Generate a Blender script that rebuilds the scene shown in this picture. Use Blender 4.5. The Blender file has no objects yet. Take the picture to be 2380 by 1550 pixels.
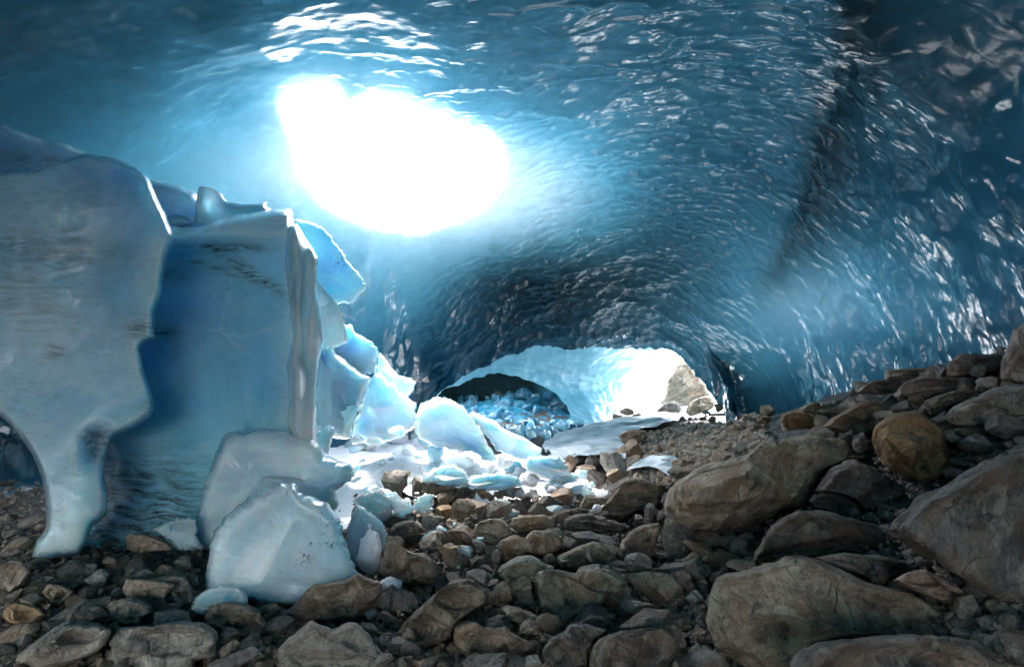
import bpy, math, random
import numpy as np
from mathutils import Vector

random.seed(7)
RNG = np.random.default_rng(11)
SC = bpy.context.scene
COL = SC.collection

# ------------------------------------------------------------------ camera
PITCH = math.radians(3.515)
CAM = np.array([0.0, 0.0, 1.3])
F, CX, CY = 1333.0, 1190.0, 775.0
cam_d = bpy.data.cameras.new("camera")
cam = bpy.data.objects.new("camera", cam_d)
COL.objects.link(cam)
cam.location = CAM
cam.rotation_euler = (math.pi / 2 + PITCH, 0, 0)
cam_d.sensor_width = 36.0
cam_d.lens = 36.0 * F / 2380.0
cam_d.clip_start = 0.05
cam_d.clip_end = 3000.0
SC.camera = cam

# ------------------------------------------------------------------ sky, sun, exposure
TO_SUN = Vector((-0.20, 0.43, 0.90)).normalized()
world = bpy.data.worlds.new("World")
SC.world = world
world.use_nodes = True
wn = world.node_tree
wn.nodes.clear()
w_out = wn.nodes.new("ShaderNodeOutputWorld")
w_bg = wn.nodes.new("ShaderNodeBackground")
w_sky = wn.nodes.new("ShaderNodeTexSky")
w_sky.sky_type = 'NISHITA'
w_sky.sun_disc = False
w_sky.sun_elevation = math.asin(TO_SUN.z)
w_sky.sun_rotation = math.atan2(TO_SUN.x, TO_SUN.y)
w_sky.altitude = 0
w_sky.dust_density = 2.5
w_bg.inputs['Strength'].default_value = 0.12
w_hs = wn.nodes.new("ShaderNodeHueSaturation")          # thin high cloud: a paler sky
w_hs.inputs['Saturation'].default_value = 0.35
wn.links.new(w_sky.outputs[0], w_hs.inputs['Color'])
wn.links.new(w_hs.outputs[0], w_bg.inputs[0])
wn.links.new(w_bg.outputs[0], w_out.inputs[0])

sun_d = bpy.data.lights.new("sun", 'SUN')
sun_d.energy = 0.8
sun_d.angle = math.radians(12.0)
sun_d.color = (1.0, 0.95, 0.88)
sun = bpy.data.objects.new("sun", sun_d)
COL.objects.link(sun)
sun.rotation_euler = TO_SUN.to_track_quat('Z', 'Y').to_euler()
sun.location = (0, 10, 30)

vs = SC.view_settings
SC.display_settings.display_device = 'sRGB'
vs.view_transform = 'Standard'
vs.look = 'None'
vs.gamma = 1.0
vs.use_curve_mapping = False
vs.exposure = 4.1
SC.cycles.use_denoising = True
SC.cycles.max_bounces = 12
SC.cycles.diffuse_bounces = 6
SC.cycles.glossy_bounces = 3
SC.cycles.transmission_bounces = 8
SC.cycles.sample_clamp_indirect = 6.0
SC.cycles.caustics_reflective = False
SC.cycles.caustics_refractive = False

# ------------------------------------------------------------------ helpers
FWD = np.array([0, math.cos(PITCH), math.sin(PITCH)])
UPV = np.array([0, -math.sin(PITCH), math.cos(PITCH)])
RGT = np.array([1.0, 0, 0])


def at(px, py, d):
    """the place whose distance ahead is d, in the direction (px, py)"""
    px, py, d = np.asarray(px, float), np.asarray(py, float), np.asarray(d, float)
    return (CAM + d[..., None] * (((px - CX) / F)[..., None] * RGT + (-(py - CY) / F)[..., None] * UPV + FWD))


def conv(ox, oy, k):
    return lambda x, y: ((x / k + ox) / 1.05042, (y / k + oy) / 1.05042)


K9 = 2325 / 900.0
ZA = conv(0, 1028, K9)
ZB = conv(800, 1028, K9)
ZC = conv(1600, 1028, K9)
UB = conv(800, 500, K9)
UC = conv(1600, 500, K9)
UD = conv(400, 450, 3.875)
UE = conv(700, 780, 3.875)
UF = conv(1000, 800, 3.875)
UG = conv(1450, 820, 5.74)
UH = conv(1900, 780, 3.875)
ID = lambda x, y: (x, y)


def _hash(ix, iy, iz, s):
    h = (ix.astype(np.uint32) * np.uint32(374761393) + iy.astype(np.uint32) * np.uint32(668265263)
         + iz.astype(np.uint32) * np.uint32(1103515245) + np.uint32((s * 974711 + 12345) & 0xffffffff))
    h = (h ^ (h >> np.uint32(13))) * np.uint32(1274126177)
    h = h ^ (h >> np.uint32(16))
    h = h * np.uint32(2246822519)
    h = h ^ (h >> np.uint32(15))
    return h.astype(np.float64) / 4294967295.0


def vnoise(P, s=0):
    I = np.floor(P).astype(np.int64)
    f = P - I
    f = f * f * f * (f * (f * 6 - 15) + 10)
    r = 0
    for dx in (0, 1):
        wx = f[..., 0] if dx else 1 - f[..., 0]
        for dy in (0, 1):
            wy = f[..., 1] if dy else 1 - f[..., 1]
            for dz in (0, 1):
                wz = f[..., 2] if dz else 1 - f[..., 2]
                r = r + wx * wy * wz * _hash(I[..., 0] + dx, I[..., 1] + dy, I[..., 2] + dz, s)
    return r * 2 - 1


def fbm(P, octv=4, s=0, gain=0.5, lac=2.03):
    a, r, t = 1.0, 0, 0
    for o in range(octv):
        r = r + a * vnoise(P + 17.3 * o, s + o * 7)
        t += a
        a *= gain
        P = P * lac
    return r / t


def cells(P, s=0):
    """distance to the nearest feature point, the offset from it, and the second distance"""
    I = np.floor(P).astype(np.int64)
    best = np.full(P.shape[:-1], 9.0)
    second = np.full(P.shape[:-1], 9.0)
    off = np.zeros(P.shape)
    for dx in (-1, 0, 1):
        for dy in (-1, 0, 1):
            for dz in (-1, 0, 1):
                J = (I[..., 0] + dx, I[..., 1] + dy, I[..., 2] + dz)
                C = np.stack([J[0] + 0.1 + 0.8 * _hash(*J, s), J[1] + 0.1 + 0.8 * _hash(*J, s + 1), J[2] + 0.1 + 0.8 * _hash(*J, s + 2)], -1)
                D = P - C
                q = (D * D).sum(-1)
                m = q < best
                second = np.where(m, best, np.minimum(second, q))
                off[m] = D[m]
                best = np.where(m, q, best)
    return np.sqrt(best), off, np.sqrt(second)


def sstep(a, b, x):
    t = np.clip((x - a) / (b - a), 0, 1)
    return t * t * (3 - 2 * t)


def inside(px, py, poly):
    poly = np.asarray(poly, float)
    r = np.zeros(np.shape(px), bool)
    n = len(poly)
    for i in range(n):
        x0, y0 = poly[i]
        x1, y1 = poly[(i + 1) % n]
        if y0 == y1:
            continue
        c = ((y0 > py) != (y1 > py)) & (px < (x1 - x0) * (py - y0) / (y1 - y0) + x0)
        r ^= c
    return r


def seg_dist(px, py, poly, closed=True):
    poly = np.asarray(poly, float)
    best = np.full(np.shape(px), 1e9)
    n = len(poly)
    for i in range(n if closed else n - 1):
        a, b = poly[i], poly[(i + 1) % n]
        d = b - a
        L = (d * d).sum() + 1e-9
        t = np.clip(((px - a[0]) * d[0] + (py - a[1]) * d[1]) / L, 0, 1)
        best = np.minimum(best, np.hypot(px - a[0] - t * d[0], py - a[1] - t * d[1]))
    return best


def nearest_on(px, py, poly):
    best, bx, by = np.full(len(px), 1e9), px.copy(), py.copy()
    n = len(poly)
    for i in range(n):
        a, b = poly[i], poly[(i + 1) % n]
        d = b - a
        t = np.clip(((px - a[0]) * d[0] + (py - a[1]) * d[1]) / ((d * d).sum() + 1e-9), 0, 1)
        qx, qy = a[0] + t * d[0], a[1] + t * d[1]
        r = np.hypot(px - qx, py - qy)
        m = r < best
        best[m], bx[m], by[m] = r[m], qx[m], qy[m]
    return bx, by


def cut_and_snap(px, py, polys):
    """which lattice cells stay when the outlines are cut out; border vertices move onto the outlines"""
    ins = [inside(px, py, q) for q in polys]
    cut = np.any(ins, axis=0)
    keep = ~(cut[:-1, :-1] & cut[:-1, 1:] & cut[1:, 1:] & cut[1:, :-1])
    used = np.zeros_like(cut)
    for a, b in ((0, 0), (0, 1), (1, 0), (1, 1)):
        used[a:used.shape[0] - 1 + a, b:used.shape[1] - 1 + b] |= keep
    px, py = px.copy(), py.copy()
    for i_, q in zip(ins, polys):
        m = i_ & used
        px[m], py[m] = nearest_on(px[m], py[m], q)
    return keep, px, py


def gauss(px, py, cx, cy, sx, sy, rot=0):
    c, s = math.cos(rot), math.sin(rot)
    u = (px - cx) * c + (py - cy) * s
    v = -(px - cx) * s + (py - cy) * c
    return np.exp(-0.5 * ((u / sx) ** 2 + (v / sy) ** 2))


def tps(ctrl, px, py, reg=1e-3):
    c = np.asarray(ctrl, float)
    X = c[:, :2] / 1000.0
    y = np.log(c[:, 2])
    n = len(X)
    def U(r2):
        return 0.5 * r2 * np.log(r2 + 1e-12)
    K = U(((X[:, None] - X[None]) ** 2).sum(-1)) + reg * np.eye(n)
    Q = np.hstack([np.ones((n, 1)), X])
    A = np.block([[K, Q], [Q.T, np.zeros((3, 3))]])
    sol = np.linalg.solve(A, np.concatenate([y, np.zeros(3)]))
    qx, qy = np.asarray(px, float) / 1000.0, np.asarray(py, float) / 1000.0
    r = sol[n] + sol[n + 1] * qx + sol[n + 2] * qy
    for i in range(n):
        r = r + sol[i] * U((qx - X[i, 0]) ** 2 + (qy - X[i, 1]) ** 2)
    return np.exp(r)


def make_mesh(name, V, faces, smooth=True, attrs=None, sharp=None):
    """V (n,3); faces: list of int arrays (m,3) or (m,4)"""
    me = bpy.data.meshes.new(name)
    V = np.ascontiguousarray(V, dtype=np.float32)
    me.vertices.add(len(V))
    me.vertices.foreach_set('co', V.ravel())
    fl = [np.asarray(f, dtype=np.int32) for f in faces if len(f)]
    loops = np.concatenate([f.ravel() for f in fl])
    sizes = np.concatenate([np.full(len(f), f.shape[1], np.int32) for f in fl])
    starts = np.concatenate([[0], np.cumsum(sizes)[:-1]]).astype(np.int32)
    me.loops.add(len(loops))
    me.loops.foreach_set('vertex_index', loops)
    me.polygons.add(len(sizes))
    me.polygons.foreach_set('loop_start', starts)
    me.polygons.foreach_set('use_smooth', np.full(len(sizes), smooth, bool))
    me.update(calc_edges=True)
    for k, a in (attrs or {}).items():
        a = np.asarray(a, np.float32)
        if a.ndim == 1:
            at_ = me.attributes.new(k, 'FLOAT', 'POINT')
            at_.data.foreach_set('value', a)
        else:
            at_ = me.attributes.new(k, 'FLOAT_VECTOR', 'POINT')
            at_.data.foreach_set('vector', np.ascontiguousarray(a).ravel())
    if sharp:
        me.set_sharp_from_angle(angle=math.radians(sharp))
    return me


def link(name, me, mat=None, parent=None, loc=None, **props):
    o = bpy.data.objects.new(name, me)
    COL.objects.link(o)
    if mat is not None and me is not None and not me.materials:
        me.materials.append(mat)
    if loc is not None:
        o.location = loc
    if parent is not None:
        o.parent = parent
    for k, v in props.items():
        o[k] = v
    return o


def grid_faces(mask):
    """quads of a (H,W) vertex grid; mask (H-1,W-1) keeps cells"""
    H, W = mask.shape[0] + 1, mask.shape[1] + 1
    idx = np.arange(H * W).reshape(H, W)
    q = np.stack([idx[:-1, :-1], idx[:-1, 1:], idx[1:, 1:], idx[1:, :-1]], -1)
    return q[mask]


def compact(V, faces, attrs):
    used = np.unique(np.concatenate([f.ravel() for f in faces]))
    remap = np.full(len(V), -1, np.int64)
    remap[used] = np.arange(len(used))
    return V[used], [remap[f] for f in faces], {k: a[used] for k, a in attrs.items()}


def normals_grid(P):
    du = np.gradient(P, axis=1)
    dv = np.gradient(P, axis=0)
    n = np.cross(du, dv)
    return n / (np.linalg.norm(n, axis=-1, keepdims=True) + 1e-12)


# ------------------------------------------------------------------ materials
class NT:
    def __init__(self, name):
        self.m = bpy.data.materials.new(name)
        self.m.use_nodes = True
        self.t = self.m.node_tree
        self.t.nodes.clear()
        self.out = self.t.nodes.new("ShaderNodeOutputMaterial")

    def n(self, kind, ins=None, **kw):
        x = self.t.nodes.new(kind)
        for k, v in kw.items():
            setattr(x, k, v)
        for k, v in (ins or {}).items():
            if hasattr(v, 'is_output'):
                self.t.links.new(v, x.inputs[k])
            else:
                x.inputs[k].default_value = v
        return x

    def attr(self, name):
        return self.n("ShaderNodeAttribute", attribute_name=name)

    def noise(self, vec, scale, detail=5, rough=0.55, dist=0.0):
        return self.n("ShaderNodeTexNoise", {'Vector': vec, 'Scale': scale, 'Detail': detail, 'Roughness': rough, 'Distortion': dist}).outputs['Fac']

    def ramp(self, fac, stops, interp='LINEAR'):
        r = self.n("ShaderNodeValToRGB", {'Fac': fac})
        r.color_ramp.interpolation = interp
        e = r.color_ramp.elements
        while len(e) < len(stops):
            e.new(0.5)
        for i, (p, c) in enumerate(stops):
            e[i].position = p
            e[i].color = (*c, 1) if not isinstance(c, (int, float)) else (c, c, c, 1)
        return r.outputs[0]

    def mix(self, fac, a, b, mode='MIX'):
        x = self.n("ShaderNodeMix", data_type='RGBA', blend_type=mode)
        for i, v in ((0, fac), (6, a), (7, b)):
            if hasattr(v, 'is_output'):
                self.t.links.new(v, x.inputs[i])
            elif i == 0:
                x.inputs[0].default_value = v
            else:
                x.inputs[i].default_value = (*v, 1)
        return x.outputs[2]

    def math(self, op, a, b=0.0, clamp=False):
        x = self.n("ShaderNodeMath", {0: a, 1: b}, operation=op)
        x.use_clamp = clamp
        return x.outputs[0]

    def vscale(self, vec, s):
        return self.n("ShaderNodeVectorMath", {0: vec, 1: s}, operation='MULTIPLY').outputs[0]

    def bump(self, h, strength, dist, normal=None):
        ins = {'Height': h, 'Strength': strength, 'Distance': dist}
        if normal is not None:
            ins['Normal'] = normal
        return self.n("ShaderNodeBump", ins).outputs[0]

    def link(self, a, b):
        self.t.links.new(a, b)


def streak_coords(b, rot, sc, warp=0.6):
    pos = b.n("ShaderNodeNewGeometry").outputs['Position']
    wn_ = b.n("ShaderNodeTexNoise", {'Vector': pos, 'Scale': 0.9, 'Detail': 3.0, 'Roughness': 0.55}).outputs['Color']
    off = b.n("ShaderNodeVectorMath", {0: wn_, 1: (warp, warp, warp)}, operation='MULTIPLY').outputs[0]
    wp = b.n("ShaderNodeVectorMath", {0: pos, 1: off}, operation='ADD').outputs[0]
    return b.n("ShaderNodeMapping", {'Vector': wp, 'Rotation': rot, 'Scale': sc}).outputs[0], pos


def cave_ice_mat(name, deep, mid, pale, dirt_shade_col, trans_col, rough=0.065, streak_rot=(0.0, 0.35, 0.3), pale_bias=0.0):
    b = NT(name)
    st, pos = streak_coords(b, streak_rot, (1.2, 6.0, 9.0))
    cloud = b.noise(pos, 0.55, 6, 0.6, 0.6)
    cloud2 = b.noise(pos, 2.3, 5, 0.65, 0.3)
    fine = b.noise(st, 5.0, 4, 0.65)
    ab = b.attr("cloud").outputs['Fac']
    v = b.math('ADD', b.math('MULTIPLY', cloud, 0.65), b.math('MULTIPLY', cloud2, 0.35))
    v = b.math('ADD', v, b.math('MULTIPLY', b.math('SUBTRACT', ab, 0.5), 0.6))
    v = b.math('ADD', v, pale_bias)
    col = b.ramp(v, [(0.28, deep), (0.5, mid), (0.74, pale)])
    fs = b.ramp(fine, [(0.30, 0.62), (0.62, 1.0)])
    col = b.mix(0.55, col, fs, 'MULTIPLY')
    dirt_shade = b.attr("dirt_shade").outputs['Fac']
    dn = b.noise(st, 2.2, 6, 0.7)
    dm = b.math('MULTIPLY', dirt_shade, b.ramp(dn, [(0.25, 0.88), (0.65, 1.0)]), True)
    col = b.mix(dm, col, dirt_shade_col)
    bh = b.math('ADD', b.math('MULTIPLY', b.noise(pos, 9.0, 4, 0.55), 0.6), b.math('MULTIPLY', fine, 0.15))
    bn = b.bump(bh, 0.20, 0.03)
    p = b.n("ShaderNodeBsdfPrincipled", {'Base Color': col, 'Roughness': rough, 'IOR': 1.42, 'Specular IOR Level': 0.52, 'Normal': bn})
    th = b.attr("thin").outputs['Fac']
    tcol = b.ramp(th, [(0.04, trans_col), (0.12, (0.30, 0.80, 1.0)), (0.30, (0.90, 0.97, 1.0))])
    t = b.n("ShaderNodeBsdfTranslucent", {'Color': b.mix(0.5, tcol, col, 'MULTIPLY')})
    thin = b.math('MULTIPLY', b.attr("thin").outputs['Fac'], b.math('SUBTRACT', 1.0, b.math('MULTIPLY', dm, 0.8)))
    mx = b.n("ShaderNodeMixShader", {0: thin, 1: p.outputs[0], 2: t.outputs[0]})
    b.link(mx.outputs[0], b.out.inputs[0])
    return b.m


def block_ice_mat(name, base, radius, scale, rough=0.12, dirt_shade=0.25, streak_rot=(0.0, 0.25, 0.4), bumps=0.3, noise_scale=3.0, specks=False, trans=0.0):
    b = NT(name)
    st, pos = streak_coords(b, streak_rot, (1.0, 3.0, 8.0), 0.35)
    fine = b.noise(st, 11.0, 5, 0.8, 0.4)
    big = b.noise(pos, 1.3, 5, 0.6, 0.5)
    col = b.mix(b.ramp(big, [(0.35, 0.0), (0.68, 1.0)]), (base[0] * 0.45, base[1] * 0.70, base[2] * 0.82), base)
    crust = b.attr("pale").outputs['Fac']
    cn = b.ramp(b.noise(pos, 3.5, 6, 0.7, 0.4), [(0.25, 0.55), (0.7, 1.0)])
    col = b.mix(b.math('MULTIPLY', crust, cn, True), col, (0.93, 0.97, 0.985))
    fs = b.ramp(fine, [(0.36, 1.0 - dirt_shade), (0.50, 1.0)])
    patch = b.ramp(b.noise(pos, 1.9, 5, 0.65, 0.3), [(0.40, 0.0), (0.62, 1.0)])
    col = b.mix(patch, col, fs, 'MULTIPLY')
    # old healed cracks and bubble trains, whitish
    crack = b.n("ShaderNodeTexVoronoi", {'Vector': b.n("ShaderNodeVectorMath", {0: pos, 1: b.vscale(b.n("ShaderNodeTexNoise", {'Vector': pos, 'Scale': 1.4, 'Detail': 4.0}).outputs['Color'], (0.6, 0.6, 0.6))}, operation='ADD').outputs[0], 'Scale': 1.1}, feature='DISTANCE_TO_EDGE').outputs['Distance']
    ck = b.math('MULTIPLY', b.ramp(crack, [(0.0, 1.0), (0.022, 0.0)]), b.ramp(b.noise(pos, 2.2, 3, 0.5), [(0.50, 0.0), (0.65, 0.30)]))
    col = b.mix(ck, col, (0.88, 0.94, 0.97))
    bub = b.math('MULTIPLY', b.ramp(b.noise(st, 16.0, 4, 0.7), [(0.55, 0.0), (0.66, 0.35)]), b.ramp(b.noise(pos, 2.6, 4, 0.6), [(0.48, 0.0), (0.66, 1.0)]))
    col = b.mix(bub, col, (0.88, 0.94, 0.97))
    dv = b.attr("dirt_shade").outputs['Fac']
    if specks:
        dn = b.ramp(b.noise(pos, 34.0, 3, 0.7), [(0.55, 0.0), (0.61, 1.0)])
    else:
        dn = b.ramp(b.noise(st, 4.0, 6, 0.8), [(0.42, 0.0), (0.60, 1.0)])
    dm = b.math('MULTIPLY', dv, dn, True)
    col = b.mix(dm, col, (0.055, 0.05, 0.045))
    bh = b.math('ADD', b.noise(pos, noise_scale * 2.2, 5, 0.6), b.math('MULTIPLY', b.noise(pos, noise_scale * 11, 3, 0.6), 0.25))
    bh = b.math('ADD', bh, b.math('MULTIPLY', fine, 0.12))
    bh = b.math('ADD', bh, b.math('MULTIPLY', ck, 0.2))
    bn = b.bump(bh, bumps, 0.03)
    rn = b.ramp(b.noise(pos, 2.0, 4, 0.6), [(0.35, max(rough - 0.05, 0.03)), (0.65, rough + 0.2)])
    p = b.n("ShaderNodeBsdfPrincipled", {'Base Color': col, 'Roughness': rn, 'IOR': 1.35, 'Specular IOR Level': 0.8, 'Normal': bn,
                                        'Subsurface Weight': 1.0, 'Subsurface Radius': radius, 'Subsurface Scale': scale, 'Transmission Weight': trans, 'Coat Weight': 0.7, 'Coat Roughness': 0.03, 'Coat IOR': 1.4,
                                        'Coat Normal': b.bump(b.math('ADD', b.noise(pos, 5.0, 3, 0.5), b.math('MULTIPLY', b.noise(pos, 28.0, 3, 0.6), 0.15)), 0.7, 0.05)})
    p.subsurface_method = 'RANDOM_WALK'
    b.link(p.outputs[0], b.out.inputs[0])
    return b.m


def snow_mat(name, col=(0.86, 0.87, 0.90), dirt_shade=0.15):
    b = NT(name)
    pos = b.n("ShaderNodeNewGeometry").outputs['Position']
    dn = b.ramp(b.noise(pos, 6.0, 6, 0.75, 0.4), [(0.56, 0.0), (0.74, 1.0)])
    c = b.mix(b.math('MULTIPLY', dn, dirt_shade), col, (0.22, 0.21, 0.21))
    h = b.math('ADD', b.noise(pos, 7.0, 6, 0.65), b.math('MULTIPLY', b.noise(pos, 40.0, 4, 0.6), 0.3))
    p = b.n("ShaderNodeBsdfPrincipled", {'Base Color': c, 'Roughness': 0.75, 'Specular IOR Level': 0.3, 'Normal': b.bump(h, 0.7, 0.05)})
    b.link(p.outputs[0], b.out.inputs[0])
    return b.m


def rock_mat(name, c1, c2, c3, rust=0.0, rough=0.75, band=1.0, lichen=None):
    """schist-like: bands along the rock's own bedding, blotches, pale dust, rust"""
    b = NT(name)
    rc = b.attr("rc").outputs['Vector']
    rnd = b.n("ShaderNodeObjectInfo").outputs['Random']
    off = b.n("ShaderNodeCombineXYZ", {0: b.math('MULTIPLY', rnd, 37.0), 1: b.math('MULTIPLY', rnd, 91.0), 2: b.math('MULTIPLY', rnd, 13.0)}).outputs[0]
    vec = b.n("ShaderNodeVectorMath", {0: rc, 1: off}, operation='ADD').outputs[0]
    wv = b.n("ShaderNodeTexNoise", {'Vector': vec, 'Scale': 2.2, 'Detail': 3.0}).outputs['Color']
    wvec = b.n("ShaderNodeVectorMath", {0: vec, 1: b.vscale(wv, (0.35, 0.35, 0.35))}, operation='ADD').outputs[0]
    n1 = b.noise(b.vscale(wvec, (1.0, 1.0, 3.5)), 2.8, 8, 0.66, 0.5)
    n2 = b.noise(vec, 3.1, 6, 0.65, 0.6)
    n3 = b.noise(vec, 34.0, 5, 0.75)
    n4 = b.noise(b.vscale(wvec, (1.0, 1.0, 5.5)), 9.0, 6, 0.72, 0.3)
    n7 = b.noise(vec, 9.0, 5, 0.7, 0.3)
    col = b.ramp(n1, [(0.32, c1), (0.50, c2), (0.66, c3)])
    col = b.mix(b.ramp(n2, [(0.47, 0.0), (0.62, 0.75)]), col, tuple(0.65 * x + 0.35 * y for x, y in zip(c3, (0.36, 0.33, 0.29))))
    col = b.mix(b.ramp(n7, [(0.36, 0.75), (0.48, 0.0)]), col, tuple(0.45 * x for x in c1))
    col = b.mix(0.85, col, b.ramp(n3, [(0.30, 0.45), (0.62, 1.15)]), 'MULTIPLY')
    n9 = b.noise(vec, 95.0, 3, 0.8)
    col = b.mix(0.8, col, b.ramp(n9, [(0.34, 0.50), (0.60, 1.12)]), 'MULTIPLY')
    col = b.mix(0.6 * band, col, b.ramp(n4, [(0.33, 0.40), (0.50, 1.0)]), 'MULTIPLY')
    if rust:
        n5 = b.noise(vec, 2.6, 5, 0.65, 0.8)
        col = b.mix(b.math('MULTIPLY', b.ramp(n5, [(0.50, 0.0), (0.62, 1.0)]), min(1.0, rust * 1.5)), col, (0.34, 0.16, 0.045))
    n8 = b.noise(vec, 5.2, 6, 0.7, 1.0)
    cr = b.n("ShaderNodeTexVoronoi", {'Vector': b.vscale(wvec, (1.0, 1.0, 2.6)), 'Scale': 3.4}, feature='DISTANCE_TO_EDGE').outputs['Distance']
    cm_ = b.math('MULTIPLY', b.ramp(cr, [(0.0, 1.0), (0.022, 0.0)]), b.ramp(n8, [(0.50, 0.0), (0.62, 0.65)]))
    col = b.mix(cm_, col, tuple(0.3 * x for x in c1))
    col = b.mix(b.ramp(n8, [(0.54, 0.0), (0.64, 0.7)]), col, tuple(min(0.7, 1.25 * x) for x in c3))
    v = b.math('ADD', 0.80, b.math('MULTIPLY', rnd, 0.4))
    hs = b.n("ShaderNodeHueSaturation", {'Color': col, 'Value': v, 'Saturation': 0.84})
    h = b.math('ADD', b.math('MULTIPLY', n4, 0.7), b.math('MULTIPLY', n3, 0.30))
    h = b.math('ADD', h, b.math('MULTIPLY', n1, 1.1))
    h = b.math('ADD', h, b.math('MULTIPLY', n7, 0.7))
    h = b.math('SUBTRACT', h, b.math('MULTIPLY', cm_, 0.9))
    h = b.math('ADD', h, b.math('MULTIPLY', n9, 0.12))
    bn = b.bump(h, 1.0, 0.034)
    rg = b.ramp(n2, [(0.3, rough - 0.18), (0.7, rough + 0.1)])
    p = b.n("ShaderNodeBsdfPrincipled", {'Base Color': hs.outputs[0], 'Roughness': rg, 'Specular IOR Level': 0.45, 'Normal': bn})
    b.link(p.outputs[0], b.out.inputs[0])
    return b.m


M = {}
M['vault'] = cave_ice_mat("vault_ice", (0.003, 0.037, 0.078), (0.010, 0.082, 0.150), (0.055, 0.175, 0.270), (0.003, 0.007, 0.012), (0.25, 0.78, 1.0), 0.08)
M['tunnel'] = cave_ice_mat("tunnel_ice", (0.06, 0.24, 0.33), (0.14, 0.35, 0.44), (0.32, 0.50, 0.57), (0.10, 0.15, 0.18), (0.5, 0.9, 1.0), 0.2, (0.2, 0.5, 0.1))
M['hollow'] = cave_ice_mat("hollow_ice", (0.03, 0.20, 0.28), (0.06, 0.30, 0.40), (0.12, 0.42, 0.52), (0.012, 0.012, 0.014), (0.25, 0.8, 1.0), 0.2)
M['outer'] = snow_mat("glacier_top_snow", (0.80, 0.84, 0.88), 0.3)
M['slab'] = block_ice_mat("grey_blue_ice", (0.78, 0.90, 0.96), (0.14, 0.30, 0.42), 0.8, 0.09, 0.32, (0.0, 0.30, 0.15), 0.45, 3.0)
M['blue'] = block_ice_mat("deep_blue_ice", (0.52, 0.86, 0.93), (0.14, 0.34, 0.46), 0.9, 0.08, 0.35, (0.0, 0.3, 0.4), 0.4, 3.0)
M['pale'] = block_ice_mat("pale_ice", (0.93, 0.968, 0.985), (0.16, 0.30, 0.40), 0.8, 0.06, 0.2, (0.2, 0.5, 0.3), 0.5, 3.6, True, 0.15)
M['clear'] = block_ice_mat("clear_ice", (0.84, 0.92, 0.955), (0.14, 0.24, 0.30), 0.6, 0.04, 0.12, (0.3, 0.2, 0.4), 0.8, 7.0, False, 0.4)
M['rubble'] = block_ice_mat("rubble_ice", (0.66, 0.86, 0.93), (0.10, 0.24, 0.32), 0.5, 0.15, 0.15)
M['shaded_rubble'] = block_ice_mat("shaded_rubble_ice", (0.06, 0.22, 0.30), (0.08, 0.26, 0.36), 0.5, 0.15, 0.15)  # rubble ice with the hollow's dim blue light put into its colour
M['snow'] = snow_mat("old_snow", (0.90, 0.885, 0.915), 0.35)
M['far_snow'] = snow_mat("sunlit_snow", (0.88, 0.89, 0.91), 0.05)
M['grey'] = rock_mat("grey_schist", (0.149, 0.131, 0.107), (0.298, 0.260, 0.209), (0.496, 0.427, 0.342), 0.2)
M['pale_r'] = rock_mat("pale_schist", (0.298, 0.262, 0.214), (0.521, 0.456, 0.372), (0.682, 0.593, 0.490), 0.1)
M['brown'] = rock_mat("brown_gneiss", (0.149, 0.106, 0.068), (0.304, 0.219, 0.143), (0.496, 0.365, 0.245), 0.4)
M['tan'] = rock_mat("tan_gneiss", (0.260, 0.188, 0.117), (0.471, 0.348, 0.230), (0.645, 0.490, 0.337), 0.35)
M['ochre'] = rock_mat("ochre_rock", (0.20, 0.095, 0.03), (0.43, 0.225, 0.065), (0.60, 0.36, 0.13), 0.6, 0.75, 0.6)
M['green'] = rock_mat("greenish_schist", (0.130, 0.125, 0.090), (0.260, 0.239, 0.171), (0.428, 0.376, 0.270), 0.25)
M['dark'] = rock_mat("dark_slate", (0.068, 0.063, 0.056), (0.149, 0.131, 0.112), (0.285, 0.245, 0.199), 0.2)
M['purple'] = rock_mat("purplish_gneiss", (0.180, 0.120, 0.100), (0.310, 0.219, 0.182), (0.496, 0.370, 0.301), 0.2)

# ================================================================== the setting
CREST_Y = [0, 4.5, 5.5, 7, 9, 12, 16, 20]
CREST_Z = [1.75, 1.62, 1.46, 1.15, 0.68, 0.34, 0.2, 0.0]


def ground_z(x, y):
    x, y = np.asarray(x, float), np.asarray(y, float)
    z = -0.03 * np.maximum(y - 6.0, 0)
    z = z + sstep(0.7, 4.3, x) * np.interp(y, CREST_Y, CREST_Z)
    z = z + 0.24 * np.exp(-((x + 1.25) / 1.1) ** 2 - ((y - 7.3) / 1.5) ** 2)          # snow mound
    z = z + 0.62 * np.exp(-((x + 0.3) / 2.0) ** 2 - ((y - 20.0) / 2.2) ** 2)          # debris in the side hollow
    z = z + 0.12 * np.exp(-((x - 0.3) / 0.8) ** 2 - ((y - 4.6) / 1.0) ** 2)
    return z


def ground_hit(px, py):
    r = (px - CX) / F * RGT - (py - CY) / F * UPV + FWD
    d = np.arange(1.2, 40, 0.01)
    p = CAM + d[:, None] * r
    below = p[:, 2] < ground_z(p[:, 0], p[:, 1])
    i = int(np.argmax(below)) if below.any() else len(d) - 1
    return float(d[i]), p[i]


def axis(*spans):
    out = []
    for a, b, s in spans:
        out.append(np.arange(a, b - 1e-6, s))
    out.append([spans[-1][1]])
    return np.concatenate(out)


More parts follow.
